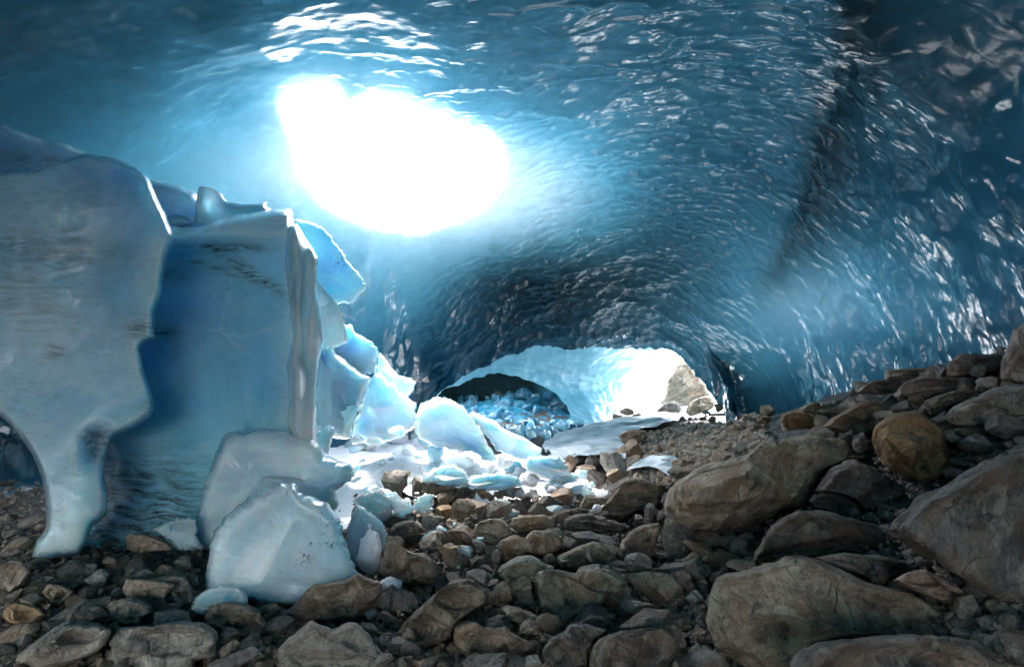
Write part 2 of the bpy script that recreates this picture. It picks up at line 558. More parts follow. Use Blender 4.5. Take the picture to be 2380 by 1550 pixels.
gx = axis((-40, -6, 1.5), (-6, -4, .2), (-4, 5, .07), (5, 8, .2), (8, 50, 2))
gy = axis((-60, -10, 5), (-10, 1.2, .6), (1.2, 9, .07), (9, 22, .2), (22, 120, 4))
GX, GY = np.meshgrid(gx, gy)
GP = np.stack([GX, GY, ground_z(GX, GY)], -1)
near = np.exp(-np.maximum(np.hypot(GX, GY - 5) - 6, 0) / 3)
GP[..., 2] += (0.05 * fbm(GP * 2.2, 4, 3) + 0.02 * fbm(GP * 9, 3, 4)) * near - 0.03 - 0.10 * sstep(14, 10, GY)
bm = NT("dark_gravel")
pos = bm.n("ShaderNodeNewGeometry").outputs['Position']
gcol = bm.ramp(bm.noise(pos, 14, 6, 0.7), [(0.3, (0.03, 0.03, 0.03)), (0.5, (0.08, 0.076, 0.07)), (0.7, (0.15, 0.14, 0.125))])
gb = bm.bump(bm.n("ShaderNodeTexVoronoi", {'Vector': pos, 'Scale': 26.0}).outputs['Distance'], 1.0, 0.03)
gp = bm.n("ShaderNodeBsdfPrincipled", {'Base Color': gcol, 'Roughness': 0.7, 'Normal': gb})
bm.link(gp.outputs[0], bm.out.inputs[0])
M['gravel'] = bm.m
link("ground", make_mesh("ground", GP.reshape(-1, 3), [grid_faces(np.ones((len(gy) - 1, len(gx) - 1), bool))]), M['gravel'], kind='structure')

# ---- vault of the cave
VAULT = [(0, 0, 5.0), (0, 300, 6.2), (-600, 300, 4.3), (-1500, 800, 2.2), (200, 450, 7.6), (400, 400, 8.3), (600, 300, 8.4),
         (1190, 0, 5.4), (700, 0, 5.3), (1190, -800, 2.8), (1190, -2400, 1.45), (1190, 200, 7.1), (800, 180, 7.2), (350, 200, 6.4),
         (930, 400, 9.3), (950, 540, 10.2), (900, 700, 11.0), (900, 900, 11.6), (700, 700, 10.4), (500, 600, 9.5), (300, 800, 8.5), (0, 900, 7.0),
         (1190, 560, 11.3), (1190, 380, 9.3), (1400, 400, 10.0), (1400, 600, 12.5), (1400, 750, 14.6), (1450, 812, 16.0), (1300, 812, 15.6), (1200, 830, 15.2), (1100, 860, 14.8),
         (1050, 920, 14.2), (1000, 970, 13.6), (1100, 700, 12.9), (1050, 800, 13.1), (965, 820, 12.5), (960, 940, 12.9),
         (1600, 500, 10.6), (1650, 750, 12.8), (1580, 830, 15.0), (1640, 880, 14.2), (1690, 930, 13.2), (1715, 975, 12.5), (1728, 975, 12.5), (1650, 640, 11.8),
         (1765, 900, 12.6), (1765, 985, 12.2), (1800, 850, 11.5), (1900, 800, 9.9), (1900, 950, 9.8), (2100, 800, 7.8), (2300, 800, 6.0), (2380, 700, 5.3),
         (2380, 400, 4.9), (2380, 0, 4.3), (2000, 0, 5.0), (1700, 0, 5.3), (2000, 400, 7.1), (1800, 300, 7.8), (1500, 200, 7.2), (2150, 600, 6.9), (1900, 600, 9.2),
         (2700, 700, 4.0), (3300, 800, 2.6), (3900, 800, 1.95), (3900, -1000, 1.6), (3900, -2400, 1.2), (2600, -800, 2.4),
         (2600, -2400, 1.3), (-1500, -1000, 1.8), (-1500, -2400, 1.2), (-400, -800, 2.6), (-300, 0, 4.4),
         (1900, 1150, 9.6), (2300, 1100, 5.9), (3000, 1200, 3.0), (0, 1200, 6.6), (900, 1150, 11.8), (1750, 1150, 11.8)]
LIP = [(1000, 1250), (1000, 985), (1008, 945), (1017, 924), (1038, 899), (1075, 876), (1120, 855), (1198, 826), (1254, 810), (1320, 803), (1382, 804), (1440, 810),
       (1490, 816), (1523, 815), (1550, 813), (1575, 828), (1600, 850), (1622, 872), (1640, 895), (1660, 930), (1678, 955), (1690, 985), (1690, 1250)]
HOLE = [(650, 250), (668, 216), (690, 200), (724, 193), (760, 197), (782, 213), (793, 232), (801, 247), (820, 239), (848, 228), (880, 225), (905, 229), (935, 233), (960, 243), (985, 247),
        (1003, 257), (1030, 262), (1050, 277), (1072, 287), (1090, 290), (1112, 300), (1135, 318), (1152, 335), (1166, 370), (1160, 420), (1125, 468),
        (1060, 506), (985, 520), (905, 516), (825, 492), (758, 448), (712, 398), (690, 350), (668, 300)]
LX = axis((-1500, -60, 45), (-60, 2440, 2.7), (2440, 3950, 45))
LY = axis((-2450, -40, 45), (-40, 1040, 2.5), (1040, 1200, 20))
PX, PY = np.meshgrid(LX, LY)


def smooth_outline(pts, n, wob=0.0, closed_top=True):
    P_ = np.vstack([pts, pts[:1]])
    L_ = np.concatenate([[0], np.cumsum(np.hypot(*np.diff(P_, axis=0).T))])
    s_ = np.linspace(0, L_[-1], n, endpoint=False)
    Q_ = np.stack([np.interp(s_, L_, P_[:, 0]), np.interp(s_, L_, P_[:, 1])], -1)
    for _ in range(2):
        Q_ = 0.5 * Q_ + 0.25 * (np.roll(Q_, 1, 0) + np.roll(Q_, -1, 0))
    w_ = np.stack([Q_[:, 0] / 14.0, Q_[:, 1] / 14.0, 0 * s_], -1)
    return Q_ + wob * np.stack([fbm(w_, 3, 201), fbm(w_, 3, 202)], -1)


HOLE_O = smooth_outline(np.array(HOLE, float), 220, 5.0)
LIP_O = smooth_outline(np.array(LIP, float), 400, 2.0)
cm, PX, PY = cut_and_snap(PX, PY, [HOLE_O, LIP_O])
VD = tps(VAULT, PX, PY, 2e-3)
# the lower rim of the roof hole rolls outwards
hd = seg_dist(PX, PY, HOLE)
low = sstep(330, 500, PY + 0.25 * (930 - PX)) * (PY > 200)
VD = VD + 0.35 * np.exp(-(hd / 60.0) ** 1.3) * low * (1 + 0.3 * np.sin(PX / 37.0)) * 0.8
# inner side of the right leg: the wall behind it stands back
xe = np.interp(PY, [760, 800, 850, 880, 920, 975, 1100], [1592, 1640, 1682, 1702, 1719, 1729, 1731]) + 5 * np.sin(PY / 17.0)
VD = VD + 1.1 * sstep(0, 7, PX - xe) * sstep(790, 900, PY) * np.exp(-(np.maximum(PX - xe, 0) / 170.0) ** 2)
VD = VD - 0.35 * sstep(820, 920, PY) * np.exp(-((PX - xe + 22) / 22.0) ** 2) * (PX < xe + 7)
# the fold between left wall and arch
VD = VD + 0.45 * gauss(PX, PY, 985, 840, 26, 130, -0.25)
VP = at(PX, PY, VD)
VN = normals_grid(VP)
sgn = np.sign((VN * (VP - CAM)).sum(-1, keepdims=True))
VN = VN * np.where(sgn == 0, 1, sgn)
bound = np.interp(PY, [-500, 0, 150, 300, 500, 600, 700, 800, 950], [450, 560, 680, 980, 1180, 1090, 1010, 975, 965])
scal = 1 / (1 + np.exp(-(PX - bound) / 28.0))
scal = scal * (1 - 0.85 * gauss(PX, PY, 1930, 800, 190, 170)) * (1 - 0.80 * gauss(PX, PY, 2230, 680, 250, 230)) * (1 - 0.6 * gauss(PX, PY, 1350, 130, 260, 110))
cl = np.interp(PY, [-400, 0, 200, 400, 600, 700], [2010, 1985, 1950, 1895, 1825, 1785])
scal = scal * (1 - 0.75 * gauss(PX, PY, 2230, 150, 190, 280)) * (1 - 0.6 * np.exp(-0.5 * ((PX - cl - 15) / 60.0) ** 2))
scal = scal * (1 - 0.65 * gauss(PX, PY, 760, 80, 230, 110)) * (1 - 0.7 * gauss(PX, PY, 880, 50, 240, 90))
scal = scal * (1 + 0.35 * gauss(PX, PY, 1400, 700, 320, 140))
scal = np.maximum(scal, 0.12)
big = sstep(9.0, 6.4, VD) * sstep(1850, 1500, PX + 0.3 * PY) + 0.8 * sstep(7.4, 5.6, VD)
big = np.clip(big, 0, 1)
flow = np.array([0.30, 0.90, -0.30])
flow /= np.linalg.norm(flow)
warp = np.stack([fbm(VP * 1.3, 2, 21), fbm(VP * 1.3, 2, 22), fbm(VP * 1.3, 2, 23)], -1)


def scallops(P, size, k, s):
    """overlapping hollows, each tilted against the flow, blended just enough to keep sharp ridges"""
    q = (P + 0.10 * warp) / size
    q = q + (k - 1) * (q @ flow)[..., None] * flow
    I = np.floor(q).astype(np.int64)
    num, den = np.zeros(q.shape[:-1]), np.zeros(q.shape[:-1])
    for dx in (-1, 0, 1):
        for dy in (-1, 0, 1):
            for dz in (-1, 0, 1):
                J = (I[..., 0] + dx, I[..., 1] + dy, I[..., 2] + dz)
                C = np.stack([J[0] + 0.08 + 0.84 * _hash(*J, s), J[1] + 0.08 + 0.84 * _hash(*J, s + 1), J[2] + 0.08 + 0.84 * _hash(*J, s + 2)], -1)
                D = q - C
                r2 = (D * D).sum(-1)
                w = np.exp(-28.0 * r2)
                num += w * (0.55 - 1.3 * r2 + 0.62 * (D @ flow) + 0.25 * (_hash(*J, s + 3) - 0.5))
                den += w
    return num / (den + 1e-30)


h = scallops(VP, 0.27, 1.45, 5) * 0.066 * (1 - big) + (scallops(VP, 0.48, 1.5, 9) * 0.07 + scallops(VP, 0.23, 1.5, 15) * 0.018) * big
h = h + 0.10 * scallops(VP, 0.95, 1.35, 25) * (0.4 + 0.6 * sstep(6, 9, VD))
hs = h * scal * (0.85 + 0.5 * fbm(VP * 0.8, 2, 34))
fade = sstep(-60, 20, PX) * sstep(2440, 2380, PX)
VD_n = 0.16 * fbm(VP * 0.55, 3, 31) + 0.06 * fbm(VP * 1.7, 3, 32) + 0.010 * fbm(VP * np.array([2.0, 5, 5]), 3, 33) * (1 - scal)
edge = np.minimum(sstep(0, 30, seg_dist(PX, PY, HOLE[2:22], False)), 1)
VP = VP + VN * (hs * 1.0 + VD_n * (0.4 + 0.6 * edge) * (1 - 0.5 * gauss(PX, PY, 880, 50, 260, 110)))[..., None]
thin = 0.024 + (0.18 + 0.10 * low) * np.exp(-(hd / (62.0 + 20.0 * low)) ** 1.2) + 0.32 * gauss(PX, PY, 1240, 440, 140, 100) + 0.24 * gauss(PX, PY, 1900, 710, 180, 100) + 0.10 * gauss(PX, PY, 880, 180, 120, 60)
thin = thin + 0.20 * gauss(PX, PY, 600, 400, 230, 140) + 0.13 * gauss(PX, PY, 930, 640, 130, 110)
dirt_shade = 0.85 * gauss(PX, PY, 1960 + 0.0 * PY, 150, 42, 700, 0.0) * 0
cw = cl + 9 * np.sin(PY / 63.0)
dirt_shade = dirt_shade + 0.9 * np.exp(-0.5 * (np.abs(PX - cw) / np.where(PX > cw, 72, 28)) ** 1.5) * sstep(760, 560, PY)
dirt_shade = dirt_shade + 0.8 * gauss(PX, PY, 1400, 650, 240, 95, 0.05) + 0.4 * gauss(PX, PY, 1200, 720, 140, 90) + 0.55 * gauss(PX, PY, 985, 950, 30, 50) + 0.5 * gauss(PX, PY, 2220, 860, 150, 70, -0.4)  # dark clear ice over the arch; darker spots at the fold and right wall
dirt_shade = dirt_shade + 0.55 * gauss(PX, PY, 2230, 160, 190, 300) + 0.5 * gauss(PX, PY, 60, 100, 280, 180) + 0.5 * gauss(PX, PY, 1690, 900, 40, 70) + 1.0 * gauss(PX, PY, 0, 1040, 160, 90)  # darker top corners and leg; last term paints shade into the left gap
dirt_shade = dirt_shade + 0.35 * gauss(PX, PY, 500, 20, 60, 40)
cloud = 0.5 + 0.30 * gauss(PX, PY, 1350, 250, 260, 150) + 0.25 * gauss(PX, PY, 2150, 760, 200, 90) - 0.25 * gauss(PX, PY, 200, 320, 330, 90, 0.3) + 0.2 * gauss(PX, PY, 1780, 90, 90, 200)
cloud = cloud + 0.3 * np.exp(-(hd / 140.0)) - 0.2 * gauss(PX, PY, 1350, 440, 120, 90)
faces = [grid_faces(cm)]
V0 = VP.reshape(-1, 3)
at0 = {'thin': np.clip(0.72 * thin, 0, .85).ravel(), 'dirt_shade': np.clip(dirt_shade, 0, 1).ravel(), 'cloud': cloud.ravel()}
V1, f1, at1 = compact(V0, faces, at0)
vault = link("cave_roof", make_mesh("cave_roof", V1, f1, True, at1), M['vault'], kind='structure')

# the upper side of the ice above the cave: a coarser skin over the vault, open where the hole and the mouth are
sx = np.unique(np.concatenate([np.searchsorted(LX, axis((-1500, 560, 60), (560, 1300, 4), (1300, 1750, 11), (1750, 3940, 60))), [len(LX) - 1]]))
sy = np.unique(np.concatenate([np.searchsorted(LY, axis((-2450, 120, 60), (120, 620, 4), (620, 1000, 11), (1000, 1190, 50))), [len(LY) - 1]]))
OP, ON = VP[np.ix_(sy, sx)], VN[np.ix_(sy, sx)]
OX, OY = PX[np.ix_(sy, sx)], PY[np.ix_(sy, sx)]
od = np.minimum(seg_dist(OX, OY, HOLE), seg_dist(OX, OY, LIP))
T = 0.22 + 1.0 * sstep(0, 500, od)
OPP = OP + ON * T[..., None]
oc = (seg_dist(OX, OY, HOLE) < 7) | inside(OX, OY, HOLE) | inside(OX, OY, LIP) | ((seg_dist(OX, OY, LIP) < 12) & (OY > 780))
om = ~(oc[:-1, :-1] | oc[:-1, 1:] | oc[1:, 1:] | oc[1:, :-1])
b = NT("upper_ice")
tr = b.n("ShaderNodeBsdfTranslucent", {'Color': (0.72, 0.90, 0.96, 1)})
df = b.n("ShaderNodeBsdfDiffuse", {'Color': (0.80, 0.86, 0.90, 1)})
mx = b.n("ShaderNodeMixShader", {0: 0.5, 1: df.outputs[0], 2: tr.outputs[0]})
b.link(mx.outputs[0], b.out.inputs[0])
V2, f2, _ = compact(OPP.reshape(-1, 3), [grid_faces(om)], {})
link("glacier_top", make_mesh("glacier_top", V2, f2), b.m, kind='structure')

# unseen passage added behind the camera; its open end is sized for fill light
ring = np.concatenate([VP[::-1, 0], VP[0, 1:], VP[1:, -1]])
ring = ring[::3]
rows = [ring]
for k, yy in enumerate((0.0, -1.5, -3.4, -5.5, -8.0)):
    q = ring.copy()
    q[:, 1] = yy + 0.15 * fbm(ring * 1.1, 2, 50 + k)
    sh = (1.0, 0.98, 0.92, 0.85, 0.76)[k]
    q[:, 0] *= sh
    q[:, 2] = np.where(q[:, 2] > 0.3, 0.3 + (q[:, 2] - 0.3) * sh + 0.2 * fbm(q, 2, 60), q[:, 2])
    rows.append(q)
BP = np.stack(rows)
nb = BP.shape[0] * BP.shape[1]
link("unseen_passage_wall", make_mesh("unseen_passage_wall", BP.reshape(-1, 3), [grid_faces(np.ones((BP.shape[0] - 1, BP.shape[1] - 1), bool))], True,
     {'thin': np.full(nb, .05), 'dirt_shade': np.full(nb, .2), 'cloud': np.full(nb, .5)}), M['vault'], kind='structure')

# ---- inner wall of the tunnel towards the mouth
TUN = [(960, 1000, 14.3), (1000, 940, 14.8), (1050, 870, 15.6), (1120, 835, 16.0), (1200, 805, 16.2), (1320, 785, 16.5), (1440, 790, 16.8), (1540, 800, 17.2), (1640, 800, 17.5),
       (1250, 850, 17.0), (1330, 850, 17.6), (1430, 850, 18.2), (1510, 860, 19.6), (1380, 920, 17.4), (1330, 940, 17.0), (1440, 920, 18.6), (1480, 930, 20.0),
       (1400, 985, 16.4), (1340, 1000, 15.6), (1440, 990, 18.2), (1160, 865, 16.6), (1060, 905, 15.9), (1300, 1010, 15.3), (1480, 1000, 20.0)]
HOL = [UF(*p) for p in [(240, 700), (265, 655), (305, 610), (350, 562), (470, 545), (600, 484), (720, 450), (810, 430), (880, 436), (930, 450), (1010, 458), (1100, 490), (1180, 515), (1250, 530),
                        (1330, 580), (1400, 640), (1450, 690), (1490, 760), (1515, 850), (1540, 930), (1560, 1010), (1560, 1300), (150, 1300)]]
ENT = [UG(*p) for p in [(1060, 150), (1000, 196), (900, 228), (830, 260), (770, 305), (690, 362), (620, 415), (560, 468), (510, 520), (478, 570), (440, 650), (405, 740), (380, 830), (362, 920),
                        (348, 1010), (310, 1110), (262, 1190), (200, 1260), (200, 1500), (2200, 1500), (2200, 150)]]
tx, ty = np.meshgrid(np.arange(940, 1650, 2.5), np.arange(770, 1040, 2.2))
HOL_O, ENT_O = smooth_outline(np.array(HOL, float), 260, 3.0), smooth_outline(np.array(ENT, float), 300, 3.0)
tm, tx, ty = cut_and_snap(tx, ty, [HOL_O, ENT_O])
TD = tps(TUN, tx, ty, 1e-3)
TP = at(tx, ty, TD)
TN = normals_grid(TP)
TN = TN * np.sign((TN * (TP - CAM)).sum(-1, keepdims=True))
tflow = np.array([0.5, 0.8, -0.3])
q = (TP + 0.1 * np.stack([fbm(TP * 1.3, 2, 41), fbm(TP * 1.3, 2, 42), fbm(TP * 1.3, 2, 43)], -1)) / 0.42
q = q + 1.0 * (q @ (tflow / np.linalg.norm(tflow)))[..., None] * (tflow / np.linalg.norm(tflow))
tf, toff, _ = cells(q, 77)
TP = TP + TN * (0.06 * (0.5 - 1.2 * tf * tf) + 0.10 * fbm(TP * 0.9, 3, 44) + 0.05 * fbm(TP * np.array([1.5, 1.5, 6]), 3, 45))[..., None]
n_ = tx.size
V3, f3, a3 = compact(TP.reshape(-1, 3), [grid_faces(tm)], {
    'thin': (0.03 + 0.05 * sstep(1350, 1540, tx)).ravel(),
    'dirt_shade': (0.25 * gauss(tx, ty, 1310, 865, 40, 10)).ravel(), 'cloud': (0.5 + 0.1 * sstep(1350, 1500, tx)).ravel()})
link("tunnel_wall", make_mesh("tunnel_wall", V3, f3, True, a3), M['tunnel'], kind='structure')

# ---- side hollow full of fallen ice
u, v = np.meshgrid(np.linspace(-math.pi, math.pi, 97), np.linspace(-0.5, 1.0, 33) * math.pi / 2)
HC = at(1185, 900, 20.0)
rx, ry, rz = 2.75, 4.0, 1.75
rr = 1 + 0.10 * fbm(np.stack([np.cos(u) * np.cos(v), np.sin(u) * np.cos(v), np.sin(v)], -1) * 2.2, 3, 71)
HP = np.stack([HC[0] + rx * rr * np.cos(v) * np.sin(u), HC[1] + ry * rr * np.cos(v) * np.cos(u), HC[2] - 0.35 + rz * rr * np.sin(v)], -1)
hm = (HP[:-1, :-1, 1] > HC[1] - 1.6)
nh = HP[..., 0].size
V4, f4, a4 = compact(HP.reshape(-1, 3), [grid_faces(hm)], {'thin': np.full(nh, 0.012), 'dirt_shade': np.clip(1.1 - 1.0 * sstep(0.8, 1.6, HP[..., 0] - HC[0]), 0, 1).ravel(), 'cloud': np.full(nh, 0.5)})  # near-black on the left and middle of the hollow
link("hollow_wall", make_mesh("hollow_wall", V4, f4, True, a4), M['hollow'], kind='structure')

# broken ice that covers the hollow's floor
fx, fy = np.meshgrid(np.arange(-3.6, 3.4, 0.06), np.arange(13.2, 24, 0.07))
fP = np.stack([fx, fy, 0 * fx], -1)
fc, _, _ = cells(fP / 0.34, 301)
fz = ground_z(fx, fy) - 0.02 + 0.16 * (0.6 - fc) + 0.10 * fbm(fP * 1.1, 3, 302)
ff = ((fx + 0.35 - 0.02 * (fy - 17)) / 2.5) ** 2 + ((fy - 18.0) / 4.9) ** 2 < 1.0 + 0.25 * fbm(fP * 1.5, 2, 303)
b = block_ice_mat("hollow_floor_ice", (0.06, 0.30, 0.42), (0.08, 0.26, 0.36), 0.5, 0.2, 0.3)
Vf, f_f, a_f = compact(np.stack([fx, fy, fz], -1).reshape(-1, 3), [grid_faces(ff[:-1, :-1] & ff[1:, 1:])], {'dirt_shade': np.full(fx.size, 0.15)})
link("ice_floor", make_mesh("ice_floor", Vf, f_f, False, a_f), b, kind='structure')

# ---- outside: snow beyond the mouth and above the hole
ox, oy = np.meshgrid(np.linspace(-14, 30, 130), np.linspace(22.5, 60, 100))
oz = -0.55 + np.maximum(oy - 24.5, 0) * 0.42 + 0.3 * fbm(np.stack([ox, oy, 0 * ox], -1) * 0.35, 4, 81)
link("snow_slope", make_mesh("snow_slope", np.stack([ox, oy, oz], -1).reshape(-1, 3), [grid_faces(np.ones((99, 129), bool))]), M['far_snow'], kind='structure')
ox, oy = np.meshgrid(np.linspace(-9, 1.2, 120), np.linspace(13.2, 27, 100))
oz = 4.7 + np.maximum(oy - 13.4, 0) * 0.5 + 0.35 * fbm(np.stack([ox, oy, 0 * ox], -1) * 0.6, 4, 82)
link("snow_bank", make_mesh("snow_bank", np.stack([ox, oy, oz], -1).reshape(-1, 3), [grid_faces(np.ones((99, 119), bool))]), M['far_snow'], kind='structure')

# ---- the stream
b = NT("silky_water")
st, pos = streak_coords(b, (0, 0, 0.5), (1.5, 1.5, 12.0))
foam = b.ramp(b.noise(st, 0.8, 3, 0.45, 0.5), [(0.34, (0.26, 0.34, 0.37)), (0.48, (0.55, 0.63, 0.66)), (0.62, (0.82, 0.86, 0.88))])
p = b.n("ShaderNodeBsdfPrincipled", {'Base Color': foam, 'Roughness': 0.38, 'IOR': 1.33, 'Specular IOR Level': 0.6,
                                    'Normal': b.bump(b.noise(st, 1.0, 2, 0.4), 0.25, 0.05)})
b.link(p.outputs[0], b.out.inputs[0])
M['water'] = b.m


def stream(left, right, n=90, m=40, lift=0.06, amp=0.05, seed=0):
    L = np.array([ground_hit(*p)[1] for p in left])
    R = np.array([ground_hit(*p)[1] for p in right])
    t = np.linspace(0, 1, n) * (len(L) - 1)
    i = np.arange(len(L))
    Lq = np.stack([np.interp(t, i, L[:, k]) for k in range(3)], -1)
    Rq = np.stack([np.interp(t, i, R[:, k]) for k in range(3)], -1)
    s = np.linspace(0, 1, m)
    P = Lq[:, None] * (1 - s)[None, :, None] + Rq[:, None] * s[None, :, None]
    P[..., 2] = ground_z(P[..., 0], P[..., 1]) + lift * np.sin(np.pi * np.clip(s, 0.02, .98))[None] ** 0.4
    W = np.stack([P[..., 0] * 0.9 + 0.3 * P[..., 1], P[..., 1] * 2.6 - P[..., 0] * 0.8, 0 * P[..., 0]], -1)
    P[..., 2] += amp * fbm(W, 3, seed)
    return make_mesh("water", P.reshape(-1, 3), [grid_faces(np.ones((n - 1, m - 1), bool))])


link("water", stream([(1545, 955), (1480, 968), (1440, 983), (1390, 992), (1320, 1010), (1265, 1030), (1258, 1050), (1290, 1075)],
                     [(1690, 950), (1640, 968), (1570, 985), (1520, 995), (1470, 1008), (1455, 1020), (1450, 1040), (1455, 1075)], 160, 80, 0.16, 0.12, 91), M['water'], kind='structure')
link("water", stream([(1490, 1075), (1465, 1085), (1455, 1100)], [(1580, 1078), (1570, 1092), (1555, 1112)], 30, 20, 0.1, 0.03, 92), M['water'], kind='structure')

# ================================================================== things
def catmull(pts, n):
    P = np.asarray(pts, float)
    m = len(P)
    out = []
    for i in range(m):
        p0, p1, p2, p3 = P[(i - 1) % m], P[i], P[(i + 1) % m], P[(i + 2) % m]
        t = np.linspace(0, 1, 12, endpoint=False)[:, None]
        c = 0.5 * ((2 * p1) + (-p0 + p2) * t + (2 * p0 - 5 * p1 + 4 * p2 - p3) * t ** 2 + (-p0 + 3 * p1 - 3 * p2 + p3) * t ** 3)
        l = p1 + (p2 - p1) * t
        out.append(0.35 * c + 0.65 * l)
    Q = np.concatenate(out)
    L = np.concatenate([[0], np.cumsum(np.linalg.norm(np.diff(np.vstack([Q, Q[:1]]), axis=0), axis=1))])
    s = np.linspace(0, L[-1], n, endpoint=False)
    Q = np.vstack([Q, Q[:1]])
    return np.stack([np.interp(s, L, Q[:, 0]), np.interp(s, L, Q[:, 1])], -1)


def rand_rot(rng):
    q = rng.normal(size=4)
    q /= np.linalg.norm(q)
    w, x, y, z = q
    return np.array([[1 - 2 * (y * y + z * z), 2 * (x * y - z * w), 2 * (x * z + y * w)],
                     [2 * (x * y + z * w), 1 - 2 * (x * x + z * z), 2 * (y * z - x * w)],
                     [2 * (x * z - y * w), 2 * (y * z + x * w), 1 - 2 * (x * x + y * y)]])


def chop(Q, planes, soft=0.02):
    """cut flat faces into a shape given in unit coordinates"""
    for n, d in planes:
        over = Q @ n - d
        over = np.where(over > 0, over, 0)
        Q = Q - over[:, None] * n * (1 - soft)
    return Q


def front_planes(rng, k, lo=0.5, hi=0.85, frontal=0.35):
    out = []
    while len(out) < k:
        n = rng.normal(size=3)
        n /= np.linalg.norm(n)
        if n[2] > -frontal and rng.random() < 0.85:
            n[2] = -abs(n[2])
            if n[2] > -frontal:
                continue
        out.append((n, rng.uniform(lo, hi)))
    return out


def jagged(O, jag, seed):
    w1 = np.stack([O[:, 0] / 9.0 + seed, O[:, 1] / 9.0, np.full(len(O), seed * 1.3)], -1)
    return O + jag * np.stack([fbm(w1, 3, 211, 0.6), fbm(w1, 3, 212, 0.6)], -1)


def ledges(P, B, lt, amp, seed):
    """broken layers: each layer along the bedding sticks out by its own amount"""
    r = P @ B.T
    z = r[:, 2] / lt + 0.5 * fbm(r / lt * 0.35 + seed, 3, (seed + 3) % 80) + seed * 0.37
    k = np.floor(z)
    f = z - k
    o = np.zeros_like(k)
    g = lambda kk: _hash(kk.astype(np.int64), kk.astype(np.int64) * 0 + seed, kk.astype(np.int64) * 0, 55)
    s = 1 - amp * (g(k) * (1 - sstep(0.86, 1.0, f)) + g(k + 1) * sstep(0.86, 1.0, f))
    r = r * np.stack([s, s, 1 - 0.3 * (1 - s)], -1)
    return r @ B


def outline_mesh(name, pts, d, thick, e=0.45, planes=6, rough=0.02, seed=0, segs=150, rings=26, tilt=0.0, lean=0.0, center=None,
                 bed=None, mid=0.05, dirt_blobs=(), lo=0.55, hi=0.9, flute=None, terrace=0.0, sharp=None, jag=0.0, dome=0.35):
    """a solid whose outline from the place of the camera is pts; d metres ahead, thick = half its depth"""
    rng = np.random.default_rng(seed)
    O = jagged(catmull(pts, segs), jag, seed)
    c = np.asarray(center, float) if center is not None else O.mean(0)
    phi = np.linspace(-np.pi / 2, np.pi / 2, rings)
    phi = np.sign(phi) * (np.abs(phi) / (np.pi / 2)) ** 0.9 * np.pi / 2
    rad = np.cos(phi) ** e
    rad[0] = rad[-1] = 0
    # spread the rings evenly over the flat front
    radl, wl = [], []
    for r in np.linspace(0, 0.88, rings // 2)[1:]:
        flat = -(1 - 0.28 * r ** 2.2)
        radl.append(r); wl.append(flat * (1 - dome) + dome * -(1 - (r / 1.02) ** 2.2) ** 0.62)
    w_end, a_end = wl[-1], 0.12
    for a in np.linspace(0.12, np.pi - 0.12, rings // 2 + 2):
        radl.append(0.88 + 0.12 * np.sin(a) ** 0.7)
        wl.append(w_end * np.cos(a) / np.cos(0.12) if a < np.pi / 2 else -0.78 * np.cos(a))
    for r in np.linspace(0, 0.88, rings // 2)[1:][::-1][::2]:
        radl.append(r); wl.append((1 - 0.28 * r ** 2.2))
    radl, wl = np.array(radl), np.array(wl)
    X = (c[0] + (O[None, :, 0] - c[0]) * radl[:, None])
    Y = (c[1] + (O[None, :, 1] - c[1]) * radl[:, None])
    W = np.repeat(wl[:, None], segs, 1)
    nr = len(radl)
    px = np.concatenate([X.ravel(), [c[0], c[0]]])
    py = np.concatenate([Y.ravel(), [c[1], c[1]]])
    w = np.concatenate([W.ravel(), [-1, 1]])
    sx_, sy_ = (np.ptp(O[:, 0]) / 2), (np.ptp(O[:, 1]) / 2)
    mx_, my_ = (O[:, 0].max() + O[:, 0].min()) / 2, (O[:, 1].max() + O[:, 1].min()) / 2
    Q = np.stack([(px - mx_) / sx_, (py - my_) / sy_, w], -1)
    if planes:
        Qc = chop(Q, front_planes(rng, planes, lo, hi, 0.2), 0.0)
        rr_ = np.concatenate([np.repeat(radl, segs), [0, 0]])
        wgt = (1 - np.clip(rr_, 0, 1) ** 7) * (Q[:, 2] < 0.3)
        Q = Q + (Qc - Q) * wgt[:, None]
        px, py = mx_ + Q[:, 0] * sx_, my_ + Q[:, 1] * sy_
    dd = d + thick * Q[:, 2] + tilt * (my_ - py) / F * d + lean * (px - mx_) / F * d
    P = at(px, py, dd)
    C = at(mx_, my_, d)
    B = bed if bed is not None else rand_rot(rng)
    size = max(sx_, sy_) * d / F
    rc = (P - C) @ B.T
    N = P - C
    N = N / (np.linalg.norm(N, axis=1, keepdims=True) + 1e-9)
    strat = fbm(rc * np.array([1.0, 1.0, 5.0]) / size * 1.6 + seed * 3.1, 4, seed % 97)
    fine = fbm(rc / size * 5.0 + seed, 4, (seed + 31) % 97)
    P = P + N * (mid * size * strat + rough * size * fine)[:, None]
    if terrace:
        P = C + ledges(P - C, B, size * 0.20, terrace, seed)
    if flute:
        P = P + N * (flute[0] * size * np.abs(vnoise(np.stack([px / flute[1], py / flute[2], w], -1), seed)) )[:, None]
    idx = np.arange(nr * segs).reshape(nr, segs)
    nx = np.roll(idx, -1, 1)
    quads = np.stack([idx[:-1], nx[:-1], nx[1:], idx[1:]], -1).reshape(-1, 4)
    t0 = np.stack([np.full(segs, nr * segs), nx[0], idx[0]], -1)
    t1 = np.stack([np.full(segs, nr * segs + 1), idx[-1], nx[-1]], -1)
    dirt_shade = np.zeros(len(P))
    for (bx, by, bsx, bsy, rot, a) in dirt_blobs:
        dirt_shade += a * gauss(px, py, bx, by, bsx, bsy, rot)
    loc = C.copy()
    me = make_mesh(name, P - loc, [quads, t0, t1], True, {'rc': rc, 'dirt_shade': np.clip(dirt_shade, 0, 1)}, sharp)
    return me, loc


